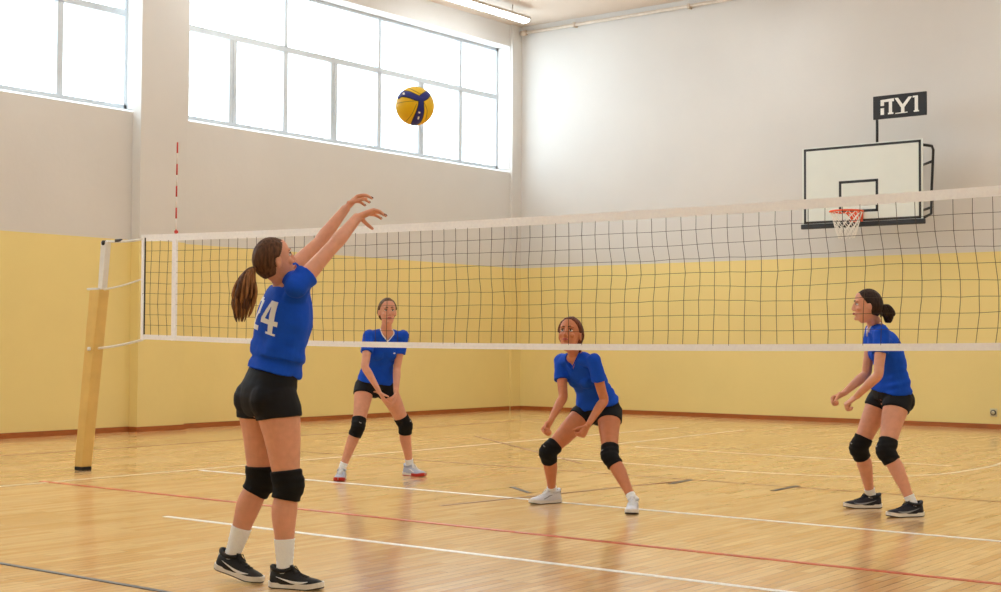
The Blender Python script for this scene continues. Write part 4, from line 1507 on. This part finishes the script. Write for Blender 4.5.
# 2: far left player in white and red shoes
J2 = {'hR': (-9.017, 9.614, 0.843), 'hL': (-8.882, 9.739, 0.844), 'kR': (-8.939, 9.442, 0.476), 'kL': (-8.81, 9.939, 0.478), 'aR': (-9.056, 9.355, 0.085), 'aL': (-8.841, 10.049, 0.085), 'sR': (-8.845, 9.47, 1.294), 'sL': (-8.70, 9.765, 1.297), 'eR': (-8.771, 9.35, 1.025), 'eL': (-8.721, 9.723, 1.003), 'wR': (-8.633, 9.387, 0.812), 'wL': (-8.624, 9.604, 0.798), 'neck': (-8.76, 9.613, 1.35), 'head': (-8.688, 9.552, 1.522)}
make_person(J2, dict(S=1.70, label='woman in blue shirt and pale red-soled shoes, leftmost of the three behind the net', skin='skin', hair='hairblond', head=(-36, 4, 0), fringe=0.05, vol=1.0,
    handR=((0.45, 0.25, -0.85), (0.4, 0.7, 0.3), (0.25, 0.3, 0.2), 0.08, (0.6, 0.6, 0.2)),
    handL=((0.05, -0.3, -0.95), (-0.7, -0.5, 0.1), (0.35, 0.4, 0.3), 0.08, (0.6, 0.6, 0.3)),
    footR=(-55, 0), footL=(-5, 0), short_len=0.09, hem=0.08, sleeve=0.16, vneck=0.062, collar='white', sock=0.075, shoe=shoe_red, badge=True, bend=0.03,
    tie=(-0.085, 0.02, -0.05), tail=[(0, 0, 0, 0.006), (0.02, 0, -0.02, 0.012), (0.03, -0.04, -0.03, 0.018), (0.03, -0.10, -0.03, 0.010)], strands=14))

# 3: middle player, low crouch
J3 = {'hR': (-6.25, 9.198, 0.719), 'hL': (-6.094, 9.258, 0.722), 'kR': (-6.404, 8.879, 0.411), 'kL': (-5.945, 9.046, 0.394), 'aR': (-6.487, 9.051, 0.085), 'aL': (-5.699, 8.984, 0.085), 'sR': (-6.362, 8.99, 1.101), 'sL': (-6.016, 8.932, 1.106), 'eR': (-6.281, 8.903, 0.835), 'eL': (-5.978, 9.012, 0.818), 'wR': (-6.273, 8.722, 0.652), 'wL': (-6.003, 8.835, 0.636), 'neck': (-6.197, 8.941, 1.165), 'head': (-6.155, 8.813, 1.309)}
make_person(J3, dict(S=1.72, label='woman in blue shirt and white shoes in a low wide crouch behind the net', skin='skintan', hair='hairred', head=(-74, 18, 0), fringe=0.08, vol=1.8, hs=1.06,
    handR=((-0.2, -0.55, -0.8), (0.75, -0.1, 0.0), fist, 0.03, (0.75, 0.45, 0.6)),
    handL=((-0.25, -0.5, -0.8), (-0.75, 0.1, 0.1), fist, 0.03, (0.75, 0.45, 0.6)),
    footR=(-112, 0), footL=(-62, 0), short_len=0.10, hem=0.10, sleeve=0.15, vneck=0.07, collar='blue', sock=0.055, shoe=shoe_white, bend=0.05,
    tie=(-0.085, 0.0, -0.045), tail=[(0, 0, 0, 0.006), (0.02, 0, 0.02, 0.014), (0.03, -0.03, 0.03, 0.018), (0.03, -0.08, 0.03, 0.010)], strands=14))

# 4: right hand player in profile
J4 = {'hR': (-4.301, 10.299, 0.858), 'hL': (-4.147, 10.21, 0.85), 'kR': (-4.441, 10.175, 0.466), 'kL': (-4.155, 10.001, 0.467), 'aR': (-4.421, 10.349, 0.085), 'aL': (-3.968, 10.038, 0.085), 'sR': (-4.352, 10.236, 1.343), 'sL': (-4.154, 9.933, 1.318), 'eR': (-4.399, 10.213, 1.025), 'eL': (-4.148, 9.844, 1.027), 'wR': (-4.496, 10.014, 0.876), 'wL': (-4.347, 9.908, 0.86), 'neck': (-4.266, 10.072, 1.393), 'head': (-4.264, 9.921, 1.532)}
make_person(J4, dict(S=1.76, label='woman in blue shirt and dark navy shoes in profile with clenched hands, rightmost player', skin='skin', hair='hairdark', head=(-150, 2, 0), hs=0.95, fringe=0.02,
    handR=((-0.75, -0.6, -0.45), (0.4, -0.3, -0.75), fist, 0.03, (0.75, 0.45, 0.6)),
    handL=((-0.7, -0.4, -0.6), (0.3, 0.3, -0.7), fist, 0.03, (0.75, 0.45, 0.6)),
    footR=(-142, 0), footL=(-128, 0), short_len=0.10, hem=0.10, sleeve=0.14, vneck=0.06, collar='white', sock=0.07, shoe=shoe_navy, bend=0.05,
    tie=(-0.10, 0, -0.005), tail=[(0, 0, 0, 0.008), (0.03, 0.01, 0, 0.026), (0.05, -0.03, 0.0, 0.040), (0.055, -0.08, 0.0, 0.036), (0.055, -0.125, 0.0, 0.014)], strands=34, vol=0.9))
